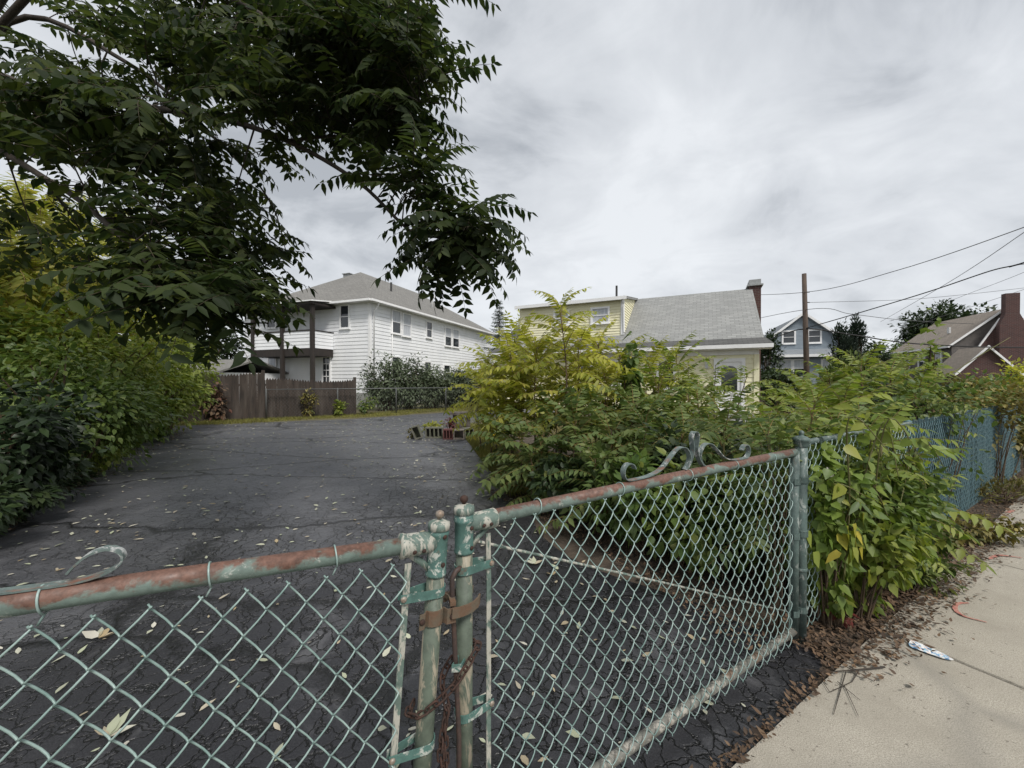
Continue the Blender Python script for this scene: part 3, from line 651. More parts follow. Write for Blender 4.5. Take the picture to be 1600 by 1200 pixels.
# fork latch (rust collar, hinge plates and fork reaching over the other post)
c = MB(); c.ribbon([(-.056, .030, .858), (-.03, .030, .858)] + [(math.cos(a) * .0275 * -1, math.sin(a) * .0275, .858) for a in np.linspace(.5, pi - .5, 7)] + [(.032, .022, .856), (.045, .022, .855)], (0, 0, 1), .020, .0022)
lat = local_build(c, TL, 'latch_collar', 'rust_orange', gL)
for s, y in ((.038, .024), (-.044, .032)): bolt(TL, lat, (s, y, .857), (0, 1, 0), .008, 'rust')
c = MB(); c.ribbon([(-.040, .038, .868), (-.06, .040, .868), (-.085, .034, .866), (-.107, .030, .868), (-.125, .024, .874), (-.136, .012, .876)], (0, 0, 1), .014, .0025)
c.ribbon([(-.040, -.024, .880), (-.075, -.034, .884), (-.107, -.036, .884), (-.135, -.03, .884)], (0, 0, 1), .011, .0025)
c.ribbon([(-.045, .03, .889), (-.05, 0, .893), (-.045, -.03, .888)], (0, 0, 1), .006, .008)
local_build(c, TL, 'latch_fork', 'rust_orange', gL)

# ---- chain looped round both end posts
ch = thing('chain', tf(TR, -.06, -.05, .45), 'rusty steel chain looped round the two gate end posts', 'chain')
def link_mesh():
    c = MB(); pts = []
    for a in np.linspace(0, 2 * pi, 17):
        pts.append((math.cos(a) * .0085 + (.010 if math.cos(a) > 0 else -.010), math.sin(a) * .0085, 0))
    c.tube(pts, .0031, 6, False); return c.mesh('link', 'rust', True)
lm = link_mesh()
def chain(pts):
    pts = curve_pts(pts, 12); d = 0; acc = 0; k2 = 0; last = pts[0]; step = .0265; need = 0
    for i in range(1, len(pts)):
        seg = (pts[i] - pts[i - 1]); L = seg.length
        while acc + L >= need:
            p = pts[i - 1] + seg * ((need - acc) / L); x = seg.normalized(); rf = Vector((NN[0], NN[1], 0)); y = rf.cross(x).normalized(); z = x.cross(y)
            if k2 % 2: y, z = z, -y
            ang = random.uniform(-.35, .35); y, z = y * math.cos(ang) + z * math.sin(ang), z * math.cos(ang) - y * math.sin(ang)
            o = bpy.data.objects.new('link', lm); C.objects.link(o); o.parent = ch; o.matrix_parent_inverse = wmat(ch).inverted()
            o.matrix_basis = Matrix(((x.x, y.x, z.x, p.x), (x.y, y.y, z.y, p.y), (x.z, y.z, z.z, p.z), (0, 0, 0, 1))); k2 += 1; need += step
        acc += L
def W(s, y, z): return tf(TR, s, y, z)
lx = -.135     # left post axis near that height, along the right leaf's line
chain([W(-.148, .02, .60), W(-.165, -.005, .605), W(-.150, -.034, .612), W(-.105, -.046, .632), W(-.05, -.052, .668), W(.0, -.044, .71), W(.030, -.028, .728), W(.038, 0, .72), W(.02, .032, .70), W(-.03, .04, .66), W(-.06, .02, .63), W(-.068, -.035, .60), W(-.075, -.038, .56), W(-.074, -.036, .50), W(-.07, -.034, .44), W(-.072, -.034, .38), W(-.068, -.034, .30)])
chain([W(-.068, -.034, .585), W(-.088, -.042, .50), W(-.084, -.04, .42), W(-.08, -.04, .34)])

# ---- hinge post (carries the right leaf and the start of the fence)
hp = thing('gate_post', tf(TR, 2.125, 0, 0), 'stout green steel hinge post half hidden by vine leaves', 'post')
c = MB(); c.lathe(tf(TR, 2.125, 0, -.05), (0, 0, 1), [(0, .031), (1.19, .031)], 20); c.build('pipe', 'hinge_post_paint', hp, True)
c = MB(); c.lathe(tf(TR, 2.125, 0, 1.12), (0, 0, 1), [(0, .034), (.005, .037), (.03, .037), (.035, .043), (.045, .043), (.058, .028), (.063, .012), (.07, .012), (.08, .016), (.09, .010), (.094, .001)], 20); c.build('post_cap', 'hinge_post_paint', hp, True)
for z in (.62, .40): 
    c = MB(); c.lathe(tf(TR, 2.125, 0, z), (0, 0, 1), [(0, .031), (.001, .0335), (.02, .0335), (.021, .031)], 18); c.build('band', 'hinge_post_paint', hp, True)
# ---- fence beyond it: open mesh first, then blue slats
fn = thing('chain_link_fence', F(.3, -.03), 'green chain link fence with blue privacy slats beside the pavement', 'fence')
TF = Tgate(F(.08, -.015)[:2], U)
FZ = 1.13
posts = [2.0, 4.15, 6.3, 8.5, 10.7]
for s in posts:
    c = MB(); c.lathe((s, .03, -.04), (0, 0, 1), [(0, .024), (1.15, .024), (1.17, .024), (1.19, .028), (1.2, .012)], 12); local_build(c, TF, 'post', 'wire_blue', fn, True)
c = MB(); c.lathe((0, .02, FZ), (1, 0, 0), [(0, .019), (12.8, .019)], 12); local_build(c, TF, 'top_rail', 'hinge_post_paint', fn, True)
mm = [wire_mesh(.04, FZ + .03, .0385 / 2, .094, .0022, ph, 'wire_coat') for ph in (0, 1)]; mb = [wire_mesh(.04, FZ + .03, .0385 / 2, .094, .0024, ph, 'wire_blue') for ph in (0, 1)]
for i in range(int(7.6 / .0385)):
    s = .02 + i * .0385; o = bpy.data.objects.new('wire', (mm if s < 1.95 else mb)[i % 2]); C.objects.link(o); o.parent = fn; o.matrix_parent_inverse = wmat(fn).inverted()
    o.matrix_basis = TF @ Matrix.Translation((s, 0, random.uniform(-.004, .004)))
c = MB(); c.box((0, 0), (1, 0), (0, 1), .0135, .0012, .05, 1.15); slm = c.mesh('slat', 'slat_blue')
for i in range(int((7.6 - 1.98) / .0385)):
    s = 2.0 + i * .0385
    if random.random() < .05: continue
    o = bpy.data.objects.new('slat', slm); C.objects.link(o); o.parent = fn; o.matrix_parent_inverse = wmat(fn).inverted()
    o.matrix_basis = TF @ Matrix.Translation((s + .0192, .001, random.uniform(-.012, .02))) @ Matrix.Rotation(random.uniform(-.15, .15), 4, 'Z') @ Matrix.Rotation(random.uniform(-.006, .006), 4, 'Y')

# ================================================================== BUILDINGS
def V3(p, z): return Vector((p[0], p[1], z))
def siding(P0, d, nrm, smin, smax, z0, z1, course, mat, parent, name='siding', t=.026):
    P0 = np.array(P0[:2]); c = MB(); z = z0
    while z < z1 - .01:
        zt_ = min(z + course, z1); a0, a1, b0, b1 = smin(z), smax(z), smin(zt_), smax(zt_)
        if a1 - a0 > .02:
            q = [P0 + d * a0 + nrm * t, P0 + d * a1 + nrm * t, P0 + d * b1 + nrm * .004, P0 + d * b0 + nrm * .004]
            c.poly([V3(q[0], z), V3(q[1], z), V3(q[2], zt_), V3(q[3], zt_)])
            i0, i1 = P0 + d * a0, P0 + d * a1
            c.poly([V3(i0, z), V3(i1, z), V3(q[1], z), V3(q[0], z)])
        z = zt_
    o = c.build(name, mat, parent); o['kind'] = 'stuff'; return o
def on_wall(px, py, P0, d):
    r = (px - 800) / FPX; s = (r * P0[1] - P0[0]) / (d[0] - r * d[1]); Y = P0[1] + d[1] * s; return s, CAMH + (HOR - py) / FPX * Y
def window(parent, P0, d, nrm, s0, s1, z0, z1, fw=.07, curtain=None, rails=(.5,), trim='trim_white', vbar=False, name='window'):
    P0 = np.array(P0[:2]); c = MB(); mid = lambda s: P0 + d * s
    def bar(a, b, za, zb, off=.045, th=.04): c.box(mid((a + b) / 2) + nrm * off, d, nrm, (b - a) / 2, th, za, zb)
    bar(s0 - fw, s0, z0 - fw, z1 + fw); bar(s1, s1 + fw, z0 - fw, z1 + fw); bar(s0 + .001, s1 - .001, z1 + .001, z1 + fw - .002); bar(s0 + .001, s1 - .001, z0 - fw + .002, z0 - .001)
    for rr in rails:
        zr = z0 + (z1 - z0) * rr; bar(s0 + .001, s1 - .001, zr - .022, zr + .022, .044, .02)
    if vbar: bar((s0 + s1) / 2 - .012, (s0 + s1) / 2 + .012, z0 + .001, z1 - .001, .042, .017)
    o = c.build(name, trim, parent)
    g = MB(); zs = [z0] + [z0 + (z1 - z0) * r for r in rails] + [z1]
    for i in range(len(zs) - 1):
        g = MB(); a, b = mid(s0) + nrm * .040, mid(s1) + nrm * .040; g.poly([V3(a, zs[i]), V3(b, zs[i]), V3(b, zs[i + 1]), V3(a, zs[i + 1])])
        g.build('pane', 'curtain' if curtain and i in curtain else 'glass', o)
    sl_ = MB(); sl_.box(mid((s0 + s1) / 2) + nrm * .06, d, nrm, (s1 - s0) / 2 + fw + .03, .06, z0 - fw - .04, z0 - fw - .001); sl_.build('sill', trim, o)
    return o
def slabroof(c, pts, th, uvdir):      # a roof plane with thickness, pts ccw seen from above
    pts = [Vector(p) for p in pts]; c.poly(pts, uvdir); dn = Vector((0, 0, -th)); n = len(pts)
    c.poly([p + dn for p in pts][::-1], uvdir)
    for i in range(n):
        a, b = pts[i], pts[(i + 1) % n]; c.poly([a, a + dn, b + dn, b], b - a)

# ---- white two-storey house
dR = unit2((.38, 1.0)); dL = np.array([-dR[1], dR[0]]); WC = np.array([-8.14, 22.0]); WL, WW = 17.0, 10.4; ZB, ZE = .8, 6.05
wh = thing('white_house', (WC[0], WC[1], 0), 'two storey white clapboard house with grey hip roof and back porches', 'house')
nR = -dL; nL = -dR        # outward normals of the right and left faces
c = MB(); cc = WC + dR * WL / 2 + dL * WW / 2; c.box(cc, dR, dL, WL / 2, WW / 2, -.1, ZE); c.build('wall', 'siding_white', wh)
c = MB(); c.box(cc, dR, dL, WL / 2 + .03, WW / 2 + .03, -.12, ZB - .01); c.build('foundation', 'foundation', wh)
siding(WC, dR, nR, lambda z: 0, lambda z: WL, ZB, ZE, .215, 'siding_white', wh)
siding(WC, dL, nL, lambda z: 0, lambda z: WW, ZB, ZE, .215, 'siding_white', wh)
c = MB(); c.box(WC + dR * .06 + nR * .02, dR, nR, .07, .022, ZB, ZE); c.box(WC + dL * .03 + nL * .02, dL, nL, .07, .022, ZB, ZE); c.build('corner_board', 'trim_white', wh)
OV = .45; E = [WC + (-dR - dL) * OV, WC + dR * (WL + OV) - dL * OV, WC + dR * (WL + OV) + dL * (WW + OV), WC - dR * OV + dL * (WW + OV)]
AP = WC + dL * WW / 2 + dR * (WW / 2 - .2); AP2 = WC + dL * WW / 2 + dR * (WL - WW / 2 + .2); ZR = 9.55; ZO = ZE + .06
c = MB(); d3 = lambda d: (d[0], d[1], 0)
c.poly([V3(E[0], ZO), V3(E[1], ZO), V3(AP2, ZR), V3(AP, ZR)], d3(dR)); c.poly([V3(E[3], ZO), V3(E[0], ZO), V3(AP, ZR)], d3(dL))
c.poly([V3(E[2], ZO), V3(E[3], ZO), V3(AP, ZR), V3(AP2, ZR)], d3(dR)); c.poly([V3(E[1], ZO), V3(E[2], ZO), V3(AP2, ZR)], d3(dL)); rf = c.build('roof', 'roof_grey', wh)
c = MB(); c.poly([V3(e, ZE - .05) for e in E])
for i in range(4): c.poly([V3(E[i], ZE - .05), V3(E[(i + 1) % 4], ZE - .05), V3(E[(i + 1) % 4], ZO - .01), V3(E[i], ZO - .01)])
c.build('soffit', 'trim_white', wh)
c = MB()
for a, b, nn in ((E[0], E[1], nR), (E[3], E[0], nL)):
    c.box((a + b) / 2 + nn * .062, unit2(b - a), nn, np.linalg.norm(b - a) / 2, .055, ZE - .07, ZE + .05)
c.build('gutter', 'trim_white', wh)
c = MB(); q = WC + nR * .08 + dR * .25; c.tube([V3(q + nR * .35, ZE - .05), V3(q + nR * .33, ZE - .2), V3(q, ZE - .55), V3(q, .9)], .045, 8); q = WC + nR * .07 + dR * 1.9; c.tube([V3(q, ZE - .1), V3(q, .9)], .04, 8); c.build('downspout', 'trim_white', wh, True)
c = MB(); pv = WC + dR * 5.2 + dL * 2.6; c.lathe(V3(pv, 7.6), (0, 0, 1), [(0, .07), (1.0, .07)], 10); c.build('vent_pipe', 'pipe_dark', wh)
c = MB(); pv = WC + dR * 9.0 + dL * 1.6; c.tube([V3(pv, 6.9), V3(pv, 8.05), V3(pv + nR * .05, 8.2), V3(pv + nR * .22, 8.22), V3(pv + nR * .3, 8.1)], .09, 10); c.build('vent_stack', 'metal_vent', wh, True)
c = MB(); c.box(AP + dR * .3 + dL * 1.3, dR, dL, .35, .3, ZR - .6, ZR - .02); c.box(AP + dR * .3 + dL * 1.3, dR, dL, .42, .37, ZR - .02, ZR + .03); c.build('roof_ventilator', 'flash_metal', wh)
def wpx(x0, x1, y0, y1, P0, d):
    a, z1_ = on_wall(x0, y0, P0, d); b, z1b = on_wall(x1, y0, P0, d); _, z0a = on_wall(x0, y1, P0, d)
    return min(a, b), max(a, b), z0a, z1_
for x0, x1, y0, y1, cu in ((612, 624.5, 485, 519, (1,)), (629, 640.5, 490, 523.5, (0, 1)), (666, 673.5, 503, 526, None), (695, 704, 512, 539, (1,)), (707, 716, 515, 541, (1,))):
    s0, s1, z0, z1 = wpx(x0, x1, y0, y1, WC, dR); window(wh, WC, dR, nR, s0, s1, z0, z1, .085, cu)
for x0, x1, y0, y1 in ((663, 672, 566, 590), (693, 702, 571, 592), (612, 624, 558, 590)):
    s0, s1, z0, z1 = wpx(x0, x1, y0, y1, WC, dR); window(wh, WC, dR, nR, s0, s1, z0, z1, .085, None)
s0, s1, z0, z1 = wpx(534, 546, 479, 512, WC, dL); window(wh, WC, dL, nL, s0, s1, z0, z1, .09, None)
s0, s1, z0, z1 = wpx(506, 516, 559, 598, WC, dL)
dr = window(wh, WC, dL, nL, s0, s1, .85, z1, .10, None, (.45, .63, .82), vbar=True, name='door')
for x0, x1, y0, y1 in ((420, 432, 478, 512), (421, 432, 560, 592)):
    s0, s1, z0, z1 = wpx(x0, x1, y0, y1, WC, dL); window(wh, WC, dL, nL, s0, s1, z0, z1, .09, (1,))
# porch: decks, solid clapboard balustrade, posts, roof
PS0, PS1, PD = 2.7, 7.6, 1.45
zdk = 3.35
c = MB(); c.box(WC + dL * (PS0 + PS1) / 2 + nL * (PD / 2 + .02), dL, nL, (PS1 - PS0) / 2, PD / 2, zdk - .42, zdk); c.build('balcony_deck', 'brown_wood', wh)
c = MB(); c.box(WC + dL * (PS0 + PS1) / 2 + nL * (PD / 2 + .02), dL, nL, (PS1 - PS0) / 2, PD / 2, .55, .8); c.build('porch_floor', 'brown_wood', wh)
q0 = WC + nL * PD + dL * PS0
siding(q0, dL, nL, lambda z: 0, lambda z: PS1 - PS0, zdk + .01, zdk + .98, .2, 'siding_white', wh, 'balustrade')
siding(WC + dL * PS0 + nL * .03, nL, -dL, lambda z: 0, lambda z: PD, zdk + .01, zdk + .98, .2, 'siding_white', wh, 'balustrade')
c = MB(); c.box(q0 + dL * (PS1 - PS0) / 2, dL, nL, (PS1 - PS0) / 2, .05, zdk + .985, zdk + 1.04); c.box(WC + dL * PS0 + nL * PD / 2, nL, dL, PD / 2, .05, zdk + .985, zdk + 1.035); c.build('hand_rail', 'brown_wood', wh)
for s in (PS0 + .02, PS0 + 2.35, PS1 - .1):
    c = MB(); c.box(WC + dL * s + nL * (PD + .03), dL, nL, .10, .09, 0, zdk - .42); c.box(WC + dL * s + nL * (PD + .03), dL, nL, .1, .09, zdk - .42, ZE - .25); c.build('porch_post', 'brown_wood', wh)
c = MB(); c.box(WC + dL * ((PS0 + PS1) / 2) + nL * (PD / 2 + .1), dL, nL, (PS1 - PS0) / 2 + .2, PD / 2 + .2, ZE - .26, ZE - .14); c.build('porch_ceiling', 'brown_wood', wh)
c = MB(); a = WC + dL * (PS0 - .3); b2 = WC + dL * (PS1 + .3)
slabroof(c, [V3(a + nL * (PD + .4), ZE - .08), V3(a, ZE + .16), V3(b2, ZE + .16), V3(b2 + nL * (PD + .4), ZE - .08)], .06, d3(dL)); c.build('porch_roof', 'trim_white', wh)

# ---- pale house and low garage behind the stockade fence
gh = thing('garage', (-16.5, 20, 0), 'low white garage with weathered grey roof behind the stockade fence', 'garage')
g0 = np.array([-15.4, 20.2]); gd = unit2((-.97, .24)); gn = np.array([gd[1], -gd[0]]); gn = gn if gn[1] < 0 else -gn
c = MB(); c.box(g0 + gd * 3 - gn * 2, gd, gn, 3, 2, 0, 1.95); c.build('wall', 'siding_white', gh)
c = MB(); slabroof(c, [V3(g0 + gd * -.3 + gn * .35, 1.98), V3(g0 + gd * 6.3 + gn * .35, 1.98), V3(g0 + gd * 6.3 - gn * 2, 2.75), V3(g0 - gd * .3 - gn * 2, 2.75)], .1, d3(gd)); slabroof(c, [V3(g0 - gd * .3 - gn * 2, 2.75), V3(g0 + gd * 6.3 - gn * 2, 2.75), V3(g0 + gd * 6.3 - gn * 4.35, 1.98), V3(g0 + gd * -.3 - gn * 4.35, 1.98)], .1, d3(gd)); c.build('roof', 'roof_grey', gh)

# ---- yellow cape house
yd = unit2((-2.0, 1.0)); yb = np.array([.4472, .8944]); YC = np.array([8.55, 13.3]); YL, YD = 10.3, 8.2; YE, YR = 2.72, 5.55; yn = -yb
yh = thing('yellow_house', (YC[0], YC[1], 0), 'yellow clapboard cape house with grey shingle roof and shed dormer', 'house')
c = MB(); yc = YC + yd * YL / 2 + yb * YD / 2; c.box(yc, yd, yb, YL / 2, YD / 2, -.1, YE); c.build('wall', 'siding_yellow', yh)
siding(YC, yd, yn, lambda z: 0, lambda z: YL, .35, YE, .16, 'siding_yellow', yh)
c = MB(); c.box(yc, yd, yb, YL / 2 + .03, YD / 2 + .03, -.12, .34); c.build('foundation', 'foundation', yh)
for s in (0, YL):
    P0 = YC + yd * s; c = MB(); c.poly([V3(P0, YE), V3(P0 + yb * YD, YE), V3(P0 + yb * YD / 2, YR - .12)]); c.build('gable', 'siding_yellow', yh)
og = .18
def yp(s, b, z): return V3(YC + yd * s + yb * b, z)
slope = (YR - YE - .1) / (YD / 2)
zroof = lambda b: YE + .1 + slope * b
c = MB(); slabroof(c, [yp(YL + og, .25, zroof(.25)), yp(-og, .25, zroof(.25)), yp(-og, YD / 2, YR), yp(YL + og, YD / 2, YR)], .08, d3(yd)); slabroof(c, [yp(-og, YD + .3, zroof(-.3)), yp(YL + og, YD + .3, zroof(-.3)), yp(YL + og, YD / 2, YR), yp(-og, YD / 2, YR)], .08, d3(yd)); c.build('roof', 'roof_light', yh)
c = MB(); slabroof(c, [yp(YL + .35, -.42, YE + .06), yp(-.35, -.42, YE + .06), yp(-.22, .30, zroof(.30) + .012), yp(YL + .22, .30, zroof(.30) + .012)], .05, d3(yd)); c.build('eave_roof', 'roof_dark', yh)
c = MB(); c.box(YC + yd * YL / 2 - yb * .44, yd, yb, YL / 2 + .36, .05, YE - .10, YE + .03); c.build('gutter', 'trim_white', yh)
c = MB(); c.box(YC + yd * YL / 2 - yb * .21, yd, yb, YL / 2 + .34, .18, YE - .13, YE - .03); c.box(YC + yd * YL / 2 - yb * .03, yd, yb, YL / 2, .028, YE - .3, YE - .131); c.build('soffit', 'trim_white', yh)
c = MB(); c.box(YC + yd * .07 - yb * .03, yd, yb, .08, .025, .3, YE - .3); c.build('corner_board', 'siding_yellow', yh)
# chimney: far side of the right gable
c = MB(); c.box(YC - yd * .28 + yb * (YD / 2 + .35), yd, yb, .22, .42, 0, YR + .10, True); chm = c.build('chimney', 'brick', yh)
c = MB(); c.box(YC - yd * .28 + yb * (YD / 2 + .35), yd, yb, .30, .49, YR + .10, YR + .16); c.box(YC - yd * .28 + yb * (YD / 2 + .35), yd, yb, .22, .40, YR + .16, YR + .38); c.build('chimney_cap', 'flash_metal', chm)
# dormer
D0, D1, DB = 4.75, 9.6, .95; DZ = 5.02
fzb = zroof(DB)
siding(YC + yd * D0 + yb * DB, yd, yn, lambda z: 0, lambda z: D1 - D0, fzb - .05, DZ, .115, 'siding_yellow', yh, 'dormer_front')
for s, sg in ((D0, -1), (D1, 1)):
    siding(YC + yd * s + yb * DB, yb, yd * sg, lambda z: 0, lambda z: max(0, (z - YE - .1) / slope - DB), fzb, DZ, .115, 'siding_yellow', yh, 'dormer_cheek')
    siding(YC + yd * s + yb * DB, yb, yd * sg, lambda z: max(0, (z - DZ) / ((YR - DZ) / (YD / 2 - DB))), lambda z: max(0, (z - YE - .1) / slope - DB), DZ, YR - .02, .115, 'siding_yellow', yh, 'dormer_cheek')
c = MB(); slabroof(c, [yp(D1 + .15, DB - .22, DZ + .03), yp(D0 - .12, DB - .22, DZ + .03), yp(D0 - .12, YD / 2 - .02, YR + .03), yp(D1 + .15, YD / 2 - .02, YR + .03)], .10, d3(yd)); c.build('dormer_roof', 'roof_light', yh)
c = MB(); c.box(YC + yd * (D0 + D1) / 2 + yb * (DB - .26), yd, yb, (D1 - D0) / 2 + .15, .04, DZ - .12, DZ + .02); c.box(YC + yd * (D0 + .04) + yb * (DB - .03), yd, yb, .07, .025, fzb, DZ - .12); c.tube([yp(D0 - .02, DB - .28, DZ - .05), yp(D0 - .02, DB - .12, DZ - .3), yp(D0 - .02, DB - .06, fzb + .1)], .035, 8); c.build('dormer_trim', 'trim_white', yh)
YF = YC + yb * DB
s0, s1, z0, z1 = wpx(926, 950, 484, 504, YF, yd); window(yh, YF, yd, yn, s0, s1, z0, z1, .08, (0, 1))
s0, s1, z0, z1 = wpx(868, 888, 489, 507, YF, yd); window(yh, YF, yd, yn, s0, s1, z0, z1, .08, (0, 1))
c = MB(); c.lathe(yp(D0 + .75, YD / 2 - .9, YR - .2), (0, 0, 1), [(0, .05), (.75, .05)], 10); c.build('vent_pipe', 'pipe_dark', yh)
for x0, x1, y0, y1 in ((1030, 1052, 566, 604), (957, 974, 566, 598), (905, 922, 566, 594)):
    s0, s1, z0, z1 = wpx(x0, x1, y0, y1, YC, yd); window(yh, YC, yd, yn, s0, s1, z0, z1, .09, None)
# storm door with an arched glass
s0, s1, z0, z1 = wpx(1121, 1158, 566, 640, YC, yd); sm = (s0 + s1) / 2
c = MB(); c.box(YC + yd * sm + yn * .03, yd, yn, (s1 - s0) / 2, .028, .38, z1); dd = c.build('door', 'trim_white', yh)
c = MB()
for sA, sB, zA, zB in ((s0 - .12, s0, .35, z1 + .13), (s1, s1 + .12, .35, z1 + .13), (s0 + .001, s1 - .001, z1 + .001, z1 + .128)): c.box(YC + yd * (sA + sB) / 2 + yn * .05, yd, yn, (sB - sA) / 2, .045, zA, zB)
c.build('frame', 'trim_white', dd)
g = MB(); hw = (s1 - s0) / 2 - .12; zb_, za = 1.15, z1 - .32; pts = [V3(YC + yd * (sm - hw) + yn * .062, zb_), V3(YC + yd * (sm + hw) + yn * .062, zb_)] + [V3(YC + yd * (sm + hw * math.cos(a)) + yn * .062, za + .18 * math.sin(a)) for a in np.linspace(0, pi, 9)]
g.poly(pts); g.build('pane', 'glass', dd)
c = MB(); c.box(YC + yd * sm + yn * .6, yd, yn, .8, .55, -.1, .17); c.box(YC + yd * sm + yn * .35, yd, yn, .8, .3, .171, .34); c.build('doorstep', 'foundation', yh)
c = MB(); q = YC + yd * (s1 + .35) + yn * .05; c.box(q, yd, yn, .05, .05, 1.95, 2.2); c.build('wall_lamp', 'metal_vent', yh)

# ---- blue gabled house across the street
bd = unit2((.93, -.37)); bn = np.array([bd[1], -bd[0]]); bn = bn if bn[1] < 0 else -bn; B0 = np.array([24.9, 39.5])
bh = thing('blue_house', (B0[0], B0[1], 0), 'blue grey clapboard house with white trimmed front gable behind the utility pole', 'house')
BW = 8.2; BE, BP = 4.6, 8.0
siding(B0, bd, bn, lambda z: 0 if z < BE else (z - BE) / (BP - BE) * BW / 2, lambda z: BW if z < BE else BW - (z - BE) / (BP - BE) * BW / 2, .3, BP - .05, .13, 'siding_blue', bh)
c = MB(); c.box(B0 + bd * BW / 2 - bn * 5, bd, bn, BW / 2, 5, 0, BE); c.build('wall', 'siding_blue', bh)
c = MB()
def bp(s, b, z): return V3(B0 + bd * s - bn * b, z)
slabroof(c, [bp(-.5, -.4, BE - .42), bp(BW / 2, -.4, BP + .08), bp(BW / 2, 10.2, BP + .08), bp(-.5, 10.2, BE - .42)], .1, d3(bn)); slabroof(c, [bp(BW / 2, -.4, BP + .08), bp(BW + .5, -.4, BE - .42), bp(BW + .5, 10.2, BE - .42), bp(BW / 2, 10.2, BP + .08)], .1, d3(bn)); c.build('roof', 'roof_blue', bh)
c = MB()
for a, b2 in ((bp(-.52, -.45, BE - .50), bp(BW / 2, -.45, BP + .02)), (bp(BW + .52, -.45, BE - .50), bp(BW / 2, -.45, BP + .02))):
    dv = Vector((0, 0, .26)); off = Vector((bn[0], bn[1], 0)) * .06; c.hexa([a, b2, b2 - off, a - off, a + dv, b2 + dv, b2 - off + dv, a - off + dv])
c.build('bargeboard', 'trim_white', bh)
c = MB(); slabroof(c, [bp(-.3, -1.6, BE - .55), bp(BW + .3, -1.6, BE - .55), bp(BW + .3, 0, BE + .02), bp(-.3, 0, BE + .02)], .1, d3(bd)); c.build('porch_roof', 'roof_blue', bh)
c = MB(); c.box(B0 + bd * BW / 2 + bn * 1.63, bd, bn, BW / 2 + .3, .03, BE - .82, BE - .57); c.build('fascia', 'trim_white', bh)
for a, b2 in ((2.5, 3.4), (4.6, 5.5)): window(bh, B0, bd, bn, a, b2, 5.3, 6.4, .14, None)
for a, b2 in ((.8, 1.7), (1.95, 2.9), (3.15, 4.05), (5.4, 5.8)): window(bh, B0 + bn * 1.0, bd, bn, a, b2, 1.9, 3.5, .12, (1,))
c = MB(); c.box(B0 + bd * BW / 2 + bn * .51, bd, bn, BW / 2 - .1, .48, 0, BE - .6); c.build('porch_wall', 'siding_blue', bh)

# ---- brick house with steep gable
r1 = unit2((.36, .933)); r2 = np.array([-r1[1], r1[0]]); R0 = np.array([33.1, 26.0]); rz = 6.35
rh = thing('brick_house', (R0[0], R0[1], 0), 'dark brick house with steep front gable, tan roof and tall chimney', 'house')
def rp(w_, l, z): return V3(R0 + r2 * w_ + r1 * l, z)
EW, EZ, LN = 2.75, 4.05, 6.6
c = MB(); c.box(R0 + r1 * LN / 2, r1, r2, LN / 2, EW - .25, 0, EZ); c.build('wall', 'shingle_wall', rh)
siding(R0 + r2 * (EW - .25), r1, r2, lambda z: 0, lambda z: LN, .5, EZ - .05, .2, 'shingle_wall', rh)
c = MB(); c.poly([rp(-EW + .2, 0, EZ), rp(EW - .2, 0, EZ), rp(0, 0, rz - .05)][::-1], d3(r2)); c.build('gable', 'shingle_wall', rh); c = MB(); c.poly([rp(-EW + .2, LN, EZ), rp(EW - .2, LN, EZ), rp(0, LN, rz - .05)], d3(r2)); c.build('gable', 'shingle_wall', rh)
c = MB(); slabroof(c, [rp(EW, -.25, EZ - .08), rp(0, -.25, rz), rp(0, LN + .25, rz), rp(EW, LN + .25, EZ - .08)], .12, d3(r1)); slabroof(c, [rp(0, -.25, rz), rp(-EW, -.25, EZ - .08), rp(-EW, LN + .25, EZ - .08), rp(0, LN + .25, rz)], .12, d3(r1)); c.build('roof', 'roof_tan', rh)
c = MB()
for sg in (1, -1):
    a, b2 = rp(sg * (EW + .02), -.3, EZ - .22), rp(0, -.3, rz - .12); dv = Vector((0, 0, .14)); off = Vector((*r1, 0)) * .05; c.hexa([a, b2, b2 + off, a + off, a + dv, b2 + dv, b2 + off + dv, a + off + dv])
c.box(R0 + r2 * (EW + .04) + r1 * LN / 2, r1, r2, LN / 2 + .3, .04, EZ - .24, EZ - .10); c.build('bargeboard', 'trim_white', rh)
# steep brick gable in front of it
GF = -.5; gw = 2.1; gz0, gz1 = 2.4, 6.2
c = MB(); c.poly([rp(gw, GF, 0), rp(-gw, GF, 0), rp(-gw, GF, gz0), rp(0, GF, gz1), rp(gw, GF, gz0)], d3(r2)); c.poly([rp(gw, GF, 0), rp(gw, GF, gz0), rp(gw, 0, gz0), rp(gw, 0, 0)], d3(r1)); c.poly([rp(-gw, GF, 0), rp(-gw, 0, 0), rp(-gw, 0, gz0), rp(-gw, GF, gz0)], d3(r1)); c.build('brick_front', 'brick', rh)
c = MB()
for sg in (1, -1):
    a, b2 = rp(sg * (gw + .12), GF - .1, gz0 - .1), rp(0, GF - .1, gz1 + .08); off = Vector((*r1, 0)) * .09; dv = Vector((0, 0, .17)); c.hexa([a, b2, b2 + off, a + off, a + dv, b2 + dv, b2 + off + dv, a + off + dv])
c.build('rake_trim', 'trim_white', rh)
c = MB(); c.box(R0 + r1 * (GF - .2), r1, r2, .20, .62, 0, 5.2, True)
lo = [rp(w_, l, 5.2) for w_, l in ((.62, GF - .40), (-.62, GF - .40), (-.62, GF), (.62, GF))]; hi = [rp(w_, l, 5.9) for w_, l in ((.34, GF - .38), (-.34, GF - .38), (-.34, GF - .02), (.34, GF - .02))]
c.hexa(lo[::-1] + hi[::-1], True); c.box(R0 + r1 * (GF - .2), r1, r2, .18, .34, 5.9, 7.25, True); c.build('chimney', 'brick', rh)
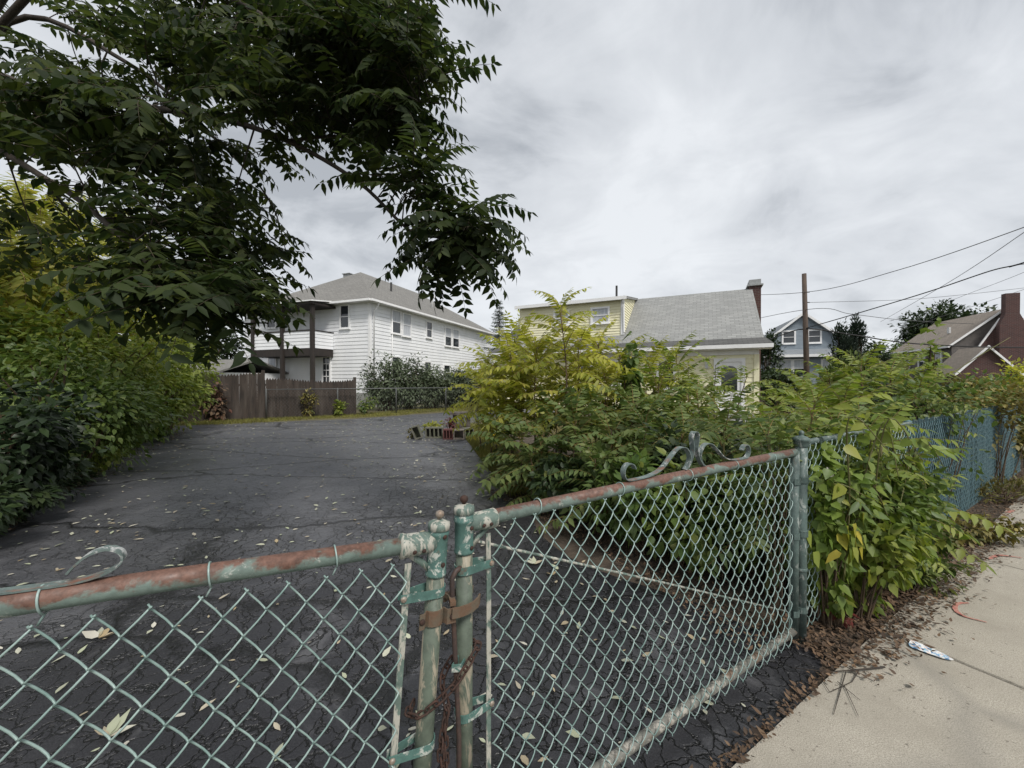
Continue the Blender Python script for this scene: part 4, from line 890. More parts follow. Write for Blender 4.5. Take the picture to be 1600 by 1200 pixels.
for a, b2 in ((1.0, 1.65), (2.9, 3.5), (4.8, 5.4)): window(rh, R0 + r2 * (EW - .25), r1, r2, a, b2, 2.45, 3.55, .12, (1,))
window(rh, R0 + r1 * GF, r2, -r1, 1.1, 1.6, 2.5, 3.4, .12, None); window(rh, R0 + r1 * GF, r2, -r1, -1.7, -1.2, 2.5, 3.4, .12, None)
c = MB(); c.box(R0 + r2 * 1.6 + r1 * 2.0, r1, r2, .1, .06, 5.0, 5.45); c.build('roof_vent', 'metal_vent', rh)
# gabled entry
ex = P(1541, 541, 24.0); e0 = np.array([ex.x, ex.y]); ez = ex.z; ew = 1.55; eh = 1.75
def ep(w_, l, z): return V3(e0 + r2 * w_ + r1 * l, z)
c = MB(); c.poly([ep(ew * .9, 0, 0), ep(-ew * .9, 0, 0), ep(-ew * .9, 0, ez - eh + .1), ep(0, 0, ez - .1), ep(ew * .9, 0, ez - eh + .1)], d3(r2)); c.poly([ep(ew * .9, 0, 0), ep(ew * .9, 0, ez - eh), ep(ew * .9, 2.3, ez - eh), ep(ew * .9, 2.3, 0)], d3(r1)); c.build('entry_front', 'brick', rh)
c = MB(); slabroof(c, [ep(ew, -.15, ez - eh), ep(0, -.15, ez), ep(0, 2.4, ez), ep(ew, 2.4, ez - eh)], .1, d3(r1)); slabroof(c, [ep(0, -.15, ez), ep(-ew, -.15, ez - eh), ep(-ew, 2.4, ez - eh), ep(0, 2.4, ez)], .1, d3(r1)); c.build('entry_roof', 'roof_tan', rh)
c = MB()
for sg in (1, -1):
    a, b2 = ep(sg * ew, -.2, ez - eh - .14), ep(0, -.2, ez - .1); dv = Vector((0, 0, .16)); off = Vector((*r1, 0)) * .05; c.hexa([a, b2, b2 + off, a + off, a + dv, b2 + dv, b2 + off + dv, a + off + dv])
c.build('entry_trim', 'trim_white', rh)

# ================================================================== BACK FENCES
pf = thing('picket_fence', F(-3, -17), 'weathered brown stockade picket fence along the back of the drive', 'fence')
def picket(hh, wd=.098):
    c = MB(); w2 = wd / 2; t = .011
    fr = [(-w2, 0), (w2, 0), (w2, hh - .09), (0, hh), (-w2, hh - .09)]
    c.add([(x, -t, z) for x, z in fr] + [(x, t, z) for x, z in fr], [(0, 1, 2, 3, 4), (9, 8, 7, 6, 5)] + [(i, i + 5, (i + 1) % 5 + 5, (i + 1) % 5) for i in range(5)])
    return c.mesh('picket', 'picket_wood')
pks = [picket(1.8), picket(1.55)]
t = -8.6; TPF = Tgate(F(0, -17)[:2], U)
while t < .25:
    tall = t < -3.1; hs = 1.0 + (.04 * math.sin(t * 1.7)) + random.uniform(-.012, .012)
    o = bpy.data.objects.new('picket', pks[0 if tall else 1]); C.objects.link(o); o.parent = pf; o.matrix_parent_inverse = wmat(pf).inverted()
    o.matrix_basis = TPF @ Matrix.Translation((t, random.uniform(-.008, .008), .01)) @ Matrix.Rotation(random.uniform(-.005, .005), 4, 'Y') @ Matrix.Diagonal((1, 1, hs, 1)); t += .0945 + random.uniform(0, .002)
for s, hh in ((-8.5, 1.9), (-5.9, 1.9), (-3.1, 1.92), (-1.4, 1.55), (.28, 1.66)):
    c = MB(); c.box((s, .03), (1, 0), (0, 1), .055, .05, -.05, hh); local_build(c, TPF, 'post', 'picket_wood', pf)
for z in (.35, 1.3):
    c = MB(); c.box((-4.15, .045), (1, 0), (0, 1), 4.4, .02, z, z + .08); local_build(c, TPF, 'backing_rail', 'picket_wood', pf)
cl = thing('chain_link_fence', F(-3.0, -16.7), 'low grey wire fence in front of the stockade pickets and shrubs', 'fence')
TC = Tgate(F(0, -16.7)[:2], U)
for s in (-3.0, -.45, 2.0, 4.4, 6.8):
    c = MB(); c.lathe((s, 0, -.03), (0, 0, 1), [(0, .028), (1.2, .028), (1.23, .012)], 10); local_build(c, TC, 'post', 'galv', cl, True)
c = MB(); c.lathe((-3.0, 0, 1.16), (1, 0, 0), [(0, .018), (9.8, .018)], 8); local_build(c, TC, 'top_rail', 'galv', cl, True)
fab = MB()
for i in range(int(9.7 / .06)):
    s = -3 + i * .06; pts = [(s + (.03 if (j + i) % 2 else -.03), .002 * (j % 2), .03 + j * .07) for j in range(17)]; fab.tube(pts, .002, 3, False)
o = local_build(fab, TC, 'wire_mesh', 'galv', cl); o['kind'] = 'stuff'

# ================================================================== POLE, WIRES, SIGN
PYY = 25.0
pb = P(1262, 595, PYY); pole = thing('utility_pole', (pb.x, pb.y, 0), 'bare brown wooden utility pole in front of the blue house', 'pole')
tp = P(1255.5, 428, PYY); c = MB(); c.lathe((pb.x, pb.y, -.2), (tp.x - pb.x, 0, tp.z), [(0, .165), (4, .15), (tp.z + .2, .125)], 14); c.build('shaft', 'pole_wood', pole, True)
for py in (457, 473, 514):
    q = P(1257 + (py - 428) * .04, py, PYY); c = MB(); c.lathe((q.x - .22, q.y - .05, q.z), (1, 0, 0), [(0, .03), (.1, .05), (.2, .04), (.42, .03)], 8); c.build('insulator', 'cable_grey', pole)
def pole_pt(py): return P(1255.5 + (py - 428) * .04, py, PYY - .1)
def wire(pts, r, mat, label, sag=0):
    q = curve_pts(pts, 8); c = MB(); c.tube(q, r, 5); o = c.build('overhead_wire', mat, None, True, base=pts[0]); tag(o, label, 'wire', 'overhead wires'); return o
wire([P(1120, 462, 38), pole_pt(457), P(1400, 423, 19), P(1600, 355, 14), P(1760, 290, 11.5)], .018, 'cable_grey', 'topmost overhead wire running over the utility pole')
wire([P(1375, 503, 40), P(1480, 442, 22), P(1600, 362, 15), P(1700, 290, 12)], .014, 'cable_grey', 'thin overhead service wire climbing steeply from the far tree')
wire([pole_pt(513), P(1345, 488, 22), P(1450, 456, 19.5), P(1545, 424, 17.5), P(1600, 410, 16.5), P(1750, 355, 14)], .028, 'wire_black', 'thick black overhead cable rising from the middle of the pole')
wire([P(1575, 418, 17), P(1590, 414, 16.7), P(1610, 410, 16.2), P(1700, 384, 14)], .02, 'wire_black', 'short black cable splice clipped beneath the thick cable')
wire([pole_pt(473), P(1400, 469, 27), P(1480, 463, 28), P(1600, 450, 29), P(1800, 425, 30)], .014, 'cable_grey', 'thin nearly level overhead wire over the dark round tree')
wire([P(1120, 512, 40), pole_pt(484), P(1330, 491, 26), P(1420, 501, 27), P(1560, 507, 27), P(1750, 505, 27)], .018, 'cable_grey', 'sagging overhead wire crossing in front of the tan roof')
wire([P(1165, 545, 36), P(1215, 526, 29), pole_pt(514), P(1330, 523, 24.5), P(1430, 537, 24), P(1600, 543, 23.5), P(1760, 536, 23)], .038, 'wire_black', 'heavy black cable bundle slung low from the pole')
wire([P(1425, 493, 40), P(1510, 460, 32), P(1600, 425, 26), P(1720, 370, 22)], .014, 'cable_grey', 'thin overhead wire slanting above the tall brick chimney')
wire([P(1395, 520, 45), P(1500, 485, 42), P(1600, 452, 40), P(1720, 410, 38)], .02, 'cable_grey', 'faint far overhead wire meeting the tall brick chimney')
sg_ = P(1285, 578, 23); ss = thing('street_sign', (sg_.x, sg_.y, 0), 'small pale green street name sign on a thin post among shrubs', 'sign')
c = MB(); c.lathe((sg_.x, sg_.y, 0), (0, 0, 1), [(0, .03), (sg_.z + .1, .03)], 8); c.build('post', 'galv', ss)
c = MB(); c.box((sg_.x, sg_.y - .05), (1, 0), (0, 1), .42, .012, sg_.z - .1, sg_.z + .1); c.build('plate', 'sign_green', ss)
#==PART3==
# ================================================================== PLANTS
def rnd_dirs(n, rs):
    v = rs.randn(n, 3); return v / np.linalg.norm(v, axis=1, keepdims=True)
def bush(name, label, cat, base, rx, ry, h, n, mat, size, tpl=OVAL, rs=None, K=40, group=None, stemm='stem_brown', zc=.52, clump=.30, fr=False, droop=.5, stems=7, hang=0.0, lift=.02, crown='crown', jit=.35, cone=0.0):
    rs = rs or np.random.RandomState((zlib.crc32(label.encode()) + int(abs(base[0]) * 977)) % 99991); base = np.array([base[0], base[1], base[2] if len(base) > 2 else 0.0])
    root = thing(name, tuple(base), label, cat, group)
    u = rnd_dirs(K, rs); rad = rs.rand(K) ** .42
    Cn = u * rad[:, None] * np.array([rx, ry, h * (1 - zc)]) * (1 - clump * .75); Cn[:, 2] = np.where(Cn[:, 2] < 0, Cn[:, 2] * zc / (1 - zc), Cn[:, 2]) + h * zc
    if cone: Cn[:, :2] *= (1 - cone * np.clip(Cn[:, 2] / h, 0, 1))[:, None]
    Cn[:, 2] = np.maximum(Cn[:, 2], lift + .05)
    w_ = rs.rand(K) + .35; idx = rs.choice(K, n, p=w_ / w_.sum())
    r0 = clump * np.array([rx, ry, h * .5]) * (.6 + .8 * rs.rand(K))[:, None]
    d0 = rnd_dirs(n, rs); pos = Cn[idx] + d0 * r0[idx] * (rs.rand(n) ** .45)[:, None]
    pos[:, 2] = np.where(pos[:, 2] < lift, lift + rs.rand(n) * .12, pos[:, 2])
    outw = pos - np.array([0, 0, h * .35]); outw /= np.linalg.norm(outw, axis=1, keepdims=True) + 1e-6
    d = d0 * .7 + outw * .6 + rs.randn(n, 3) * jit; d[:, 2] -= droop
    up = outw * .5 + np.array([0, 0, .9]) + rs.randn(n, 3) * jit
    sz = size * (.65 + .7 * rs.rand(n))
    if fr:
        V, Fc, mi = scatter_frond(tpl, pos, d, up, sz, rs); mats = [mat, 'rachis']
    else:
        V, Fc = scatter(tpl, pos, d, up, sz); mi = None; mats = [mat]
    V[:, 2] = np.maximum(V[:, 2], .004)
    obj_np(crown, V + base, Fc, mats, mi, root)
    c = MB()
    order = np.argsort(-Cn[:, 2])[:max(stems, int(K * .5))]
    for i in order:
        e = base + Cn[i]; b0 = base + np.array([rs.randn() * .08 * rx, rs.randn() * .08 * ry, -.02]); m_ = b0 * .45 + e * .55 + np.array([rs.randn() * .06 * rx, rs.randn() * .06 * ry, h * .08])
        r = (.012 + .006 * h) if cat not in ('vine', 'weed', 'creeper') else .0055; c.tube(curve_pts([b0, m_, e], 3), [r, r * .9, r * .8, r * .65, r * .5, r * .35, r * .2], 5, False)
    c.build('stem' if cat != 'tree' else 'trunk', stemm, root, True)
    return root

def sapling(base, h, nf, fl, mat, label, group=None, tpls=FRONDN, key='N', lean=(0, 0), start=.25, rs=None, stemm='stem_brown', name='sapling', lowbare=0, up0=1.1):
    rs = rs or np.random.RandomState(random.randint(0, 99999)); base = Vector(base)
    root = thing(name, base, label, 'sapling', group)
    top = base + Vector((lean[0] * h, lean[1] * h, h)); mid = base + Vector((lean[0] * h * .35 + rs.randn() * .03 * h, lean[1] * h * .35 + rs.randn() * .03 * h, h * .55))
    cp = curve_pts([base, mid, top], 8); c = MB(); n = len(cp)
    c.tube([base - Vector((0, 0, .03))] + cp[1:], [.004 + (.008 + .0035 * h) * (1 - i / (n - 1)) for i in range(n)], 6); c.build('stem', stemm, root, True)
    ms = frond_meshes(tpls, key, mat); az = rs.rand() * 6.28
    nf = int(nf * 1.45); fl *= 1.12
    for i in range(nf):
        f = start + (1 - start) * (i + .5) / nf; q = f * (n - 1); j = min(int(q), n - 2); p = cp[j].lerp(cp[j + 1], q - j); az += 2.4 + rs.randn() * .25
        e = .15 + up0 * max(0, f - .45) / .55 + rs.randn() * .15
        if i >= nf - 2: e = 1.15 + rs.randn() * .1
        d = (math.cos(az) * math.cos(e), math.sin(az) * math.cos(e), math.sin(e)); s = fl * (.75 + .35 * math.sin(pi * min(1, .15 + f * .8))) * (.85 + .3 * rs.rand()) * (.55 if i == nf - 1 else 1)
        upv = (-math.cos(az) * .6 + rs.randn() * .12, -math.sin(az) * .6 + rs.randn() * .12, 1)
        place(ms[rs.randint(len(ms))], 'leaf', root, p, d, upv, s)
    return root

# ---- overhead tree (limbs laid out from the photograph at their own depths)
tr = thing('ailanthus_tree', (-8.2, 5.2, 0), 'large dark leaved tree whose boughs overhang the drive entrance', 'tree')
limbs = [
    [(-8.2, 5.2, 3.6), P(-120, 100, 4.9), P(90, 150, 4.4), P(330, 185, 4.0), P(450, 222, 3.8), P(560, 285, 3.55), P(640, 360, 3.4), P(690, 370, 3.35), P(740, 355, 3.3)],
    [(-8.2, 5.2, 4.2), P(60, -60, 4.9), P(250, -40, 4.5), P(400, 20, 4.2), P(490, 95, 3.95), P(590, 150, 3.75), P(690, 165, 3.6)],
    [(-8.2, 5.2, 4.9), P(250, -180, 4.6), P(480, -110, 4.2), P(600, -40, 3.9), P(670, 40, 3.7)],
    [(-8.2, 5.2, 3.3), P(-60, 230, 4.6), P(90, 290, 4.2), P(190, 370, 3.8), P(270, 450, 3.5), P(340, 500, 3.3), P(420, 505, 3.2)],
    [(-8.2, 5.2, 3.9), P(20, 40, 5.6), P(200, 100, 5.4), P(330, 210, 5.2), P(420, 310, 5.1), P(450, 400, 5.0)],
    [P(330, 185, 4.0), P(400, 175, 4.2), P(470, 150, 4.3), P(560, 80, 4.3), P(600, 20, 4.2)],
    [P(450, 222, 3.8), P(540, 215, 3.9), P(620, 230, 3.9), P(690, 220, 3.8)],
    [(-8.2, 5.2, 4.6), P(-50, -150, 6.5), P(150, -80, 6.3), P(330, 20, 6.0), P(420, 120, 5.8)],
]
c = MB(); c.tube([(-8.25, 5.25, -.1), (-8.2, 5.2, 2.0), (-8.2, 5.2, 3.6), (-8.15, 5.2, 5.2), (-8.0, 5.1, 7.5)], [.24, .20, .18, .13, .04], 12); c.build('trunk', 'bark', tr, True)
samples = []
for li, lb in enumerate(limbs):
    q = curve_pts(lb, 6); n_ = len(q); r0 = .046 if li < 5 or li == 7 else .018
    c = MB(); c.tube(q, [max(.006, r0 * (1 - .92 * i / (n_ - 1)) ** 1.1) for i in range(n_)], 7); c.build('limb', 'bark', tr, True)
    samples += [(p, li) for p in q[4:]]
SP = np.array([p for p, _ in samples])
rs = np.random.RandomState(21)
sizes_small = {3, 4, 5}
reg = [  # polygon in photo pixels, clusters, depth range, fronds each
    ([(-60, -60), (690, -60), (690, 20), (640, 60), (560, 70), (440, 110), (330, 120), (250, 130), (100, 230), (-60, 250)], 44, (3.6, 6.4), 8),
    ([(520, -60), (650, -40), (640, 30), (670, 100), (640, 140), (655, 180), (620, 215), (570, 225), (530, 190), (510, 90)], 32, (3.2, 4.4), 8),
    ([(330, 90), (510, 60), (570, 140), (560, 225), (500, 235), (430, 205), (340, 170)], 18, (3.3, 4.6), 8),
    ([(-60, 100), (250, 110), (330, 170), (420, 225), (440, 290), (380, 320), (290, 250), (130, 260), (-60, 290)], 26, (3.4, 5.6), 8),
    ([(690, 340), (735, 330), (750, 355), (735, 385), (700, 395), (675, 365)], 10, (3.1, 3.6), 8),
    ([(610, 245), (640, 235), (660, 260), (670, 290), (640, 290)], 5, (3.1, 3.7), 6),
    ([(200, 310), (300, 290), (380, 320), (390, 400), (370, 480), (320, 500), (260, 460), (190, 400), (150, 340)], 26, (3.0, 5.0), 8),
    ([(250, 440), (355, 430), (375, 480), (300, 500)], 8, (2.9, 3.4), 7),
    ([(-60, 300), (140, 330), (190, 400), (130, 440), (-60, 420)], 4, (3.6, 5.5), 6),
]
tw = MB(); pos = []; dirs = []; ups = []; szs = []
for ri, (poly, nc, (d0, d1), nf) in enumerate(reg):
    xs = [p[0] for p in poly]; ys = [p[1] for p in poly]; kk = 0
    while kk < nc:
        x, y = rs.uniform(min(xs), max(xs)), rs.uniform(min(ys), max(ys))
        if not inpoly((x, y), poly): continue
        kk += 1; e = P(x, y, rs.uniform(d0, d1))
        dd = np.linalg.norm(SP - np.array(e), axis=1) + .0 * rs.rand(len(SP)); j = int(np.argmin(dd)); s = Vector(SP[j]); L = (e - s).length
        if L > .05:
            mid = s.lerp(e, .5) + Vector((0, 0, .08 * L)) + Vector(rs.randn(3) * .05 * L)
            q = curve_pts([s, mid, e], 4); tw.tube(q, [.004 + .0065 * min(1.6, L) * (1 - i / (len(q) - 1)) for i in range(len(q))], 5, False)
        tdir = (e - s).normalized() if L > .05 else Vector((1, 0, 0)); a0 = rs.rand() * 6.28
        for i in range(nf):
            a = a0 + i * 2.4; back = rs.rand() * min(.35, L * .6); p = e - tdir * back
            v = Vector((math.cos(a), math.sin(a), rs.uniform(-.35, .35))) + tdir * .55
            pos.append(p); dirs.append(v); ups.append((rs.randn() * .2, rs.randn() * .2, 1)); szs.append(rs.uniform(.45, .68) if ri in (1, 2, 4, 5) else rs.uniform(.48, .80))
tw.build('twigs', 'bark', tr, True)['kind'] = 'stuff'
pos = np.array(pos); dirs = np.array(dirs); ups = np.array(ups); szs = np.array(szs)
scr = szs / pos[:, 1]; ppx = 800 + 600 * pos[:, 0] / pos[:, 1]; ppy = HOR - 600 * (pos[:, 2] - CAMH) / pos[:, 1]
scr = np.where((ppx > -20) & (ppy > -20), scr, 0) + np.where(ppx > 500, .05, 0); order = np.argsort(-scr); near = order[:298]; rest = order[298:]
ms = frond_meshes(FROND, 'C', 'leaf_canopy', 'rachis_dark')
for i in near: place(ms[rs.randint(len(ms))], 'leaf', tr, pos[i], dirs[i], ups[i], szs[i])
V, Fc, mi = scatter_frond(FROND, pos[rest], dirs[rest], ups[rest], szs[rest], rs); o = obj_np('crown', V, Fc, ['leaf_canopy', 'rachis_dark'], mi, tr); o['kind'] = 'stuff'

# ---- left thicket
TH = 'shrubs of the left thicket'
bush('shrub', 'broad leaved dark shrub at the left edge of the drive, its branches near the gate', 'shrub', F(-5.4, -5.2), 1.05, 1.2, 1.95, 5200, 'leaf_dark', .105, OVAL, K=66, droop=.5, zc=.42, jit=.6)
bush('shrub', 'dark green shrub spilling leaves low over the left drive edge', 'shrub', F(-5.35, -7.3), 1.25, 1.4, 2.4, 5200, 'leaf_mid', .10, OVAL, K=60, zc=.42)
bush('shrub', 'mid green shrub with drooping twigs between the dark shrub and the bright one', 'shrub', F(-5.6, -9.6), 1.4, 1.5, 3.3, 6500, 'leaf_lime', .11, OVAL, K=50)
bush('shrub', 'bright green rounded shrub in front of the stockade fence', 'shrub', F(-5.45, -13.6), 1.55, 1.5, 3.0, 7000, 'leaf_lime', .12, BROAD, K=55)
bush('shrub', 'leafy shrub overhanging the drive edge before the bright rounded shrub', 'shrub', F(-5.6, -11.6), 1.4, 1.3, 2.6, 5200, 'leaf_lime', .11, OVAL, K=50)
bush('shrub', 'yellowish feathery sumac thicket behind the dark shrubs at the left', 'shrub', F(-7.2, -11.0), 2.1, 2.0, 5.8, 950, 'leaf_yellow', .75, FRONDN, K=40, fr=True, droop=.25)
bush('shrub', 'feathery yellow green sumac rising above the bright rounded shrub', 'shrub', F(-7.2, -14.4), 2.1, 1.9, 6.3, 1050, 'leaf_yellow', .75, FRONDN, K=40, fr=True, droop=.25)
bush('shrub', 'tall dark shrub deep in the left thicket under the overhanging tree', 'shrub', F(-7.3, -8.2), 1.6, 1.8, 3.4, 3600, 'leaf_mid', .15, OVAL, K=50)
bush('tree', 'mid green broadleaf tree at the back of the left thicket', 'tree', F(-11.5, -13.5), 2.4, 2.4, 5.2, 3200, 'leaf_lime', .22, OVAL, K=60, zc=.55)
bush('tree', 'mid green tree behind the stockade fence at the left', 'tree', F(-11.5, -20.5), 2.4, 2.4, 5.2, 3200, 'leaf_mid', .26, OVAL, K=60, zc=.55)
bush('tree', 'bushy tree far behind the garage', 'tree', (-22, 27, 0), 3.5, 3.5, 7.5, 5200, 'leaf_dark', .32, OVAL, K=60)
bush('creeper', 'dead brown creeper hanging on the stockade fence', 'creeper', F(-4.7, -16.85), .8, .14, 1.7, 420, 'leaf_litter', .16, OVAL, K=22)
bush('creeper', 'brown leaved creeper climbing the low wire fence', 'creeper', F(-1.6, -16.6), .55, .12, 1.15, 300, 'leaf_olive', .11, OVAL, K=16)
bush('weed', 'small bright weed at the foot of the wire fence', 'weed', F(-.35, -16.5), .35, .25, .75, 160, 'leaf_lime', .16, OVAL, K=12)
bush('weed', 'low green weed between the wire fence and the foundation', 'weed', F(.75, -16.9), .5, .3, .85, 400, 'leaf_mid', .12, OVAL, K=16)
for i in range(12):
    bush('weed', 'low leafy weed fringing the left edge of the drive', 'weed', F(-5.0 - .05 * i + random.uniform(-.12, .1), -4.2 - .85 * i), .45, .45, random.uniform(.4, .8), 520, 'leaf_dark' if i < 4 else random.choice(['leaf_mid', 'leaf_lime', 'leaf_mid']), .085, OVAL, K=20, group='weeds at the left drive edge')
# ---- shrubs along the white house
for (px, py, Y, rx, h_, mt, lab) in ((603, 596, 19.5, 1.25, 3.0, 'leaf_grey', 'tall loose shrub at the white house corner'), (640, 596, 20, 1.3, 3.2, 'leaf_grey', 'tallest grey green shrub beside the white house side wall'),
        (672, 596, 20.5, 1.2, 2.5, 'leaf_grey', 'rounded grey green shrub under the single upper window'), (705, 596, 21.5, 1.3, 2.6, 'leaf_grey', 'dark shrub under the far pair of upper windows'), (735, 596, 23, 1.4, 2.4, 'leaf_dark', 'dark shrub half hidden by yellow sumac near the drive bend')):
    q = P(px, py, Y); bush('shrub', lab, 'shrub', (q.x, q.y, 0), rx * 1.25, 1.2, h_, 5000, mt, .13, OVAL, K=60, zc=.42, jit=.5)
# ---- spruce
def spruce(base, h, r, label):
    rs = np.random.RandomState(5); base = np.array(base); root = thing('spruce_tree', tuple(base), label, 'tree')
    c = MB(); c.tube([base, base + [0, 0, h * .5], base + [0, 0, h]], [.16, .1, .015], 8); c.build('trunk', 'bark', root, True)
    pos, d, up, sz = [], [], [], []; br = MB()
    for z in np.arange(.8, h - .15, .26):
        R_ = r * (1 - z / h) ** .85 * (.8 + .35 * rs.rand()) + .1
        for a in np.arange(0, 6.28, .9) + rs.rand() * 6:
            z = z + rs.uniform(-.12, .12); a += rs.randn() * .3
            L = R_ * rs.uniform(.55, 1.2); dv = np.array([math.cos(a), math.sin(a), 0]); tip = base + [0, 0, z + .05 * L] + dv * L
            br.tube([base + [0, 0, z], tip], [.025, .006], 3, False)
            for f in np.linspace(.2, 1, max(3, int(L / .13))):
                for sg in (1, -1, 0):
                    p = base + [0, 0, z + .30 * L * f * f - .22 * L * f - .06 * rs.rand()] + dv * L * f; side = np.array([-dv[1], dv[0], 0]) * sg
                    pos.append(p); d.append(dv * .8 + side * .9 + [0, 0, -.3 + .5 * rs.randn()]); up.append([0, 0, 1]); sz.append(.26 * (.7 + .6 * rs.rand()))
    br.build('limbs', 'bark', root)['kind'] = 'stuff'
    V, Fc = scatter(NEEDLE, np.array(pos), np.array(d), np.array(up, float), np.array(sz)); obj_np('crown', V, Fc, ['leaf_conifer'], None, root)
q = P(780, 595, 34); spruce((q.x, q.y, 0), 8.6, 1.75, 'slender grey green spruce between the white and yellow houses')
# ---- far trees and hedges
def at(px, Y): q = P(px, HOR, Y); return (q.x, q.y, 0)
bush('tree', 'yellow green small tree at the left end of the yellow house', 'tree', at(822, 27), 1.6, 1.6, 6.4, 2600, 'leaf_yellow', .24, OVAL, K=40, zc=.6)
bush('tree', 'dark red brown tree showing past the yellow house chimney', 'tree', at(1196, 33), 1.5, 1.5, 6.0, 2600, 'leaf_dark', .26, OVAL, K=30, zc=.6)
bush('tree', 'broad dark round tree behind the tan roofed brick house', 'tree', at(1475, 46), 5.4, 4.5, 11.0, 15000, 'leaf_dark', .40, OVAL, K=110, zc=.62, clump=.25)
bush('tree', 'dark tree half hidden behind the brick chimney', 'tree', at(1603, 44), 2.6, 3, 9.0, 3800, 'leaf_conifer', .36, OVAL, K=46, zc=.6)
bush('tree', 'tall ragged evergreen just right of the utility pole', 'tree', at(1315, 27), 1.35, 1.3, 6.0, 3800, 'leaf_conifer', .26, NARROW, K=52, cone=.75, droop=-.5, clump=.22)
bush('tree', 'second ragged evergreen beside the tallest one', 'tree', at(1338, 28), 1.2, 1.2, 6.5, 3400, 'leaf_conifer', .26, NARROW, K=46, cone=.8, droop=-.5, clump=.22)
bush('tree', 'lower evergreen merging into the hedge by the brick house', 'tree', at(1375, 29), 2.0, 1.6, 4.7, 3800, 'leaf_dark', .26, OVAL, K=46)
bush('tree', 'olive green tree below the broad round tree', 'tree', at(1410, 34), 2.0, 2.0, 5.2, 3600, 'leaf_mid', .28, OVAL, K=46)
bush('hedge', 'clipped dark hedge beyond the right end of the yellow house', 'hedge', at(1222, 17.5), 1.6, 1.1, 2.1, 5200, 'leaf_dark', .13, OVAL, K=60, clump=.26)
bush('shrub', 'low dark shrub in front of the blue house', 'shrub', at(1215, 30), 2.3, 1.5, 2.6, 3600, 'leaf_dark', .22, OVAL, K=46)
bush('shrub', 'dense yellow green arborvitae mound beside the street sign', 'shrub', at(1318, 8.8), .62, .6, 2.35, 6500, 'leaf_arbor', .085, NARROW, K=70, cone=.45, droop=-.35, clump=.22)
bush('shrub', 'dark green arborvitae behind the yellow green mound', 'shrub', at(1368, 10.5), .9, .8, 2.0, 5200, 'leaf_mid', .09, NARROW, K=56, cone=.4, droop=-.3)
bush('shrub', 'dark leafy shrub behind the open mesh of the fence', 'shrub', at(1405, 7.0), .85, .8, 1.75, 4200, 'leaf_dark', .085, OVAL, K=56)
bush('shrub', 'olive shrub with yellowing leaves behind the blue slats', 'shrub', at(1470, 7.6), .95, .8, 1.75, 4600, 'leaf_olive', .085, OVAL, K=56)
bush('shrub', 'green shrub growing over the blue slatted fence', 'shrub', at(1525, 7.2), .8, .7, 1.7, 4000, 'leaf_mid', .085, OVAL, K=50)
bush('shrub', 'golden yellow shrub at the far end of the blue slats', 'shrub', at(1592, 8.0), .9, .8, 1.95, 4600, 'leaf_yellow', .085, OVAL, K=56)
bush('shrub', 'yellowing shrub drooping over the far blue slats to the pavement', 'shrub', F(7.1, -.25), .7, .45, 1.35, 2800, 'leaf_olive', .08, OVAL, K=40)
bush('shrub', 'green hedge plant further along the fence', 'shrub', F(9.2, -.4), 1.2, .7, 1.7, 3000, 'leaf_mid', .1, OVAL, K=40)
for i, (px, Y, rx, h_) in enumerate(((-500, 24, 4, 7), (840, 60, 7, 9), (700, 62, 7, 9), (1120, 60, 6, 8), (1250, 62, 6, 7.5), (1400, 64, 8, 9), (1560, 66, 8, 9), (980, 58, 7, 8))):
    bush('tree', 'distant dark green tree on the skyline behind the houses', 'tree', at(px, Y), rx, 3, h_, 2600, 'leaf_dark', .5, OVAL, K=40, group='distant skyline trees')

# ---- sumac / ailanthus saplings right of the drive
GY, GG, GF_ = 'yellowing saplings in the bed beside the drive', 'green saplings in the bed beside the drive', 'low feathery saplings in the bed'
LY = 'tall yellowing feathery sapling in the bed beside the drive'; LG = 'green feathery sapling in front of the yellow house'; LF = 'low dark green feathery sapling at the bed edge'
def sap_px(px, Y, topy, nf, fl, mat, lab, grp, **k):
    q = P(px, topy, Y); sapling((q.x, q.y, 0), q.z, nf, fl, mat, lab, grp, **k)
sapling(P(872, 595, 5.6) * 1 - Vector((0, 0, CAMH)), 2.6, 20, .62, 'leaf_yellow', 'tallest yellow green sapling, its top fronds above the dormer roof', None, lean=(.01, 0), start=.3)
for px, Y, ty, nf, fl in ((768, 7.6, 560, 17, .72), (800, 7.0, 535, 20, .78), (752, 8.4, 585, 14, .66), (838, 6.0, 530, 18, .72), (905, 6.0, 520, 16, .66), (800, 6.6, 605, 15, .66), (820, 6.6, 580, 18, .75), (775, 7.6, 610, 12, .6), (850, 7.2, 545, 16, .7), (905, 7.0, 560, 14, .6), (935, 6.1, 525, 14, .6), (968, 6.3, 540, 13, .58), (1012, 6.1, 552, 12, .55), (1045, 6.9, 545, 12, .55)):
    sap_px(px, Y, ty + 12, nf, fl, 'leaf_yellow', LY, GY, start=.42)
for px, Y, ty, nf, fl in ((945, 5.6, 575, 14, .6), (985, 6.4, 560, 15, .62), (1030, 5.7, 580, 14, .58), (1056, 6.5, 545, 15, .6), (1118, 6.3, 562, 10, .5), (1168, 5.6, 575, 9, .42), (1090, 5.4, 610, 13, .55), (1215, 6.3, 615, 12, .5), (1250, 6.8, 600, 13, .6), (1010, 6.9, 600, 14, .6), (1095, 6.8, 600, 12, .5), (1190, 5.0, 655, 11, .45), (930, 6.6, 590, 14, .6), (1075, 6.2, 600, 14, .6)):
    sap_px(px, Y, ty + 8, nf, fl, 'leaf_lime' if px > 960 else 'leaf_yellow', LG if px > 960 else LY, GG if px > 960 else GY)
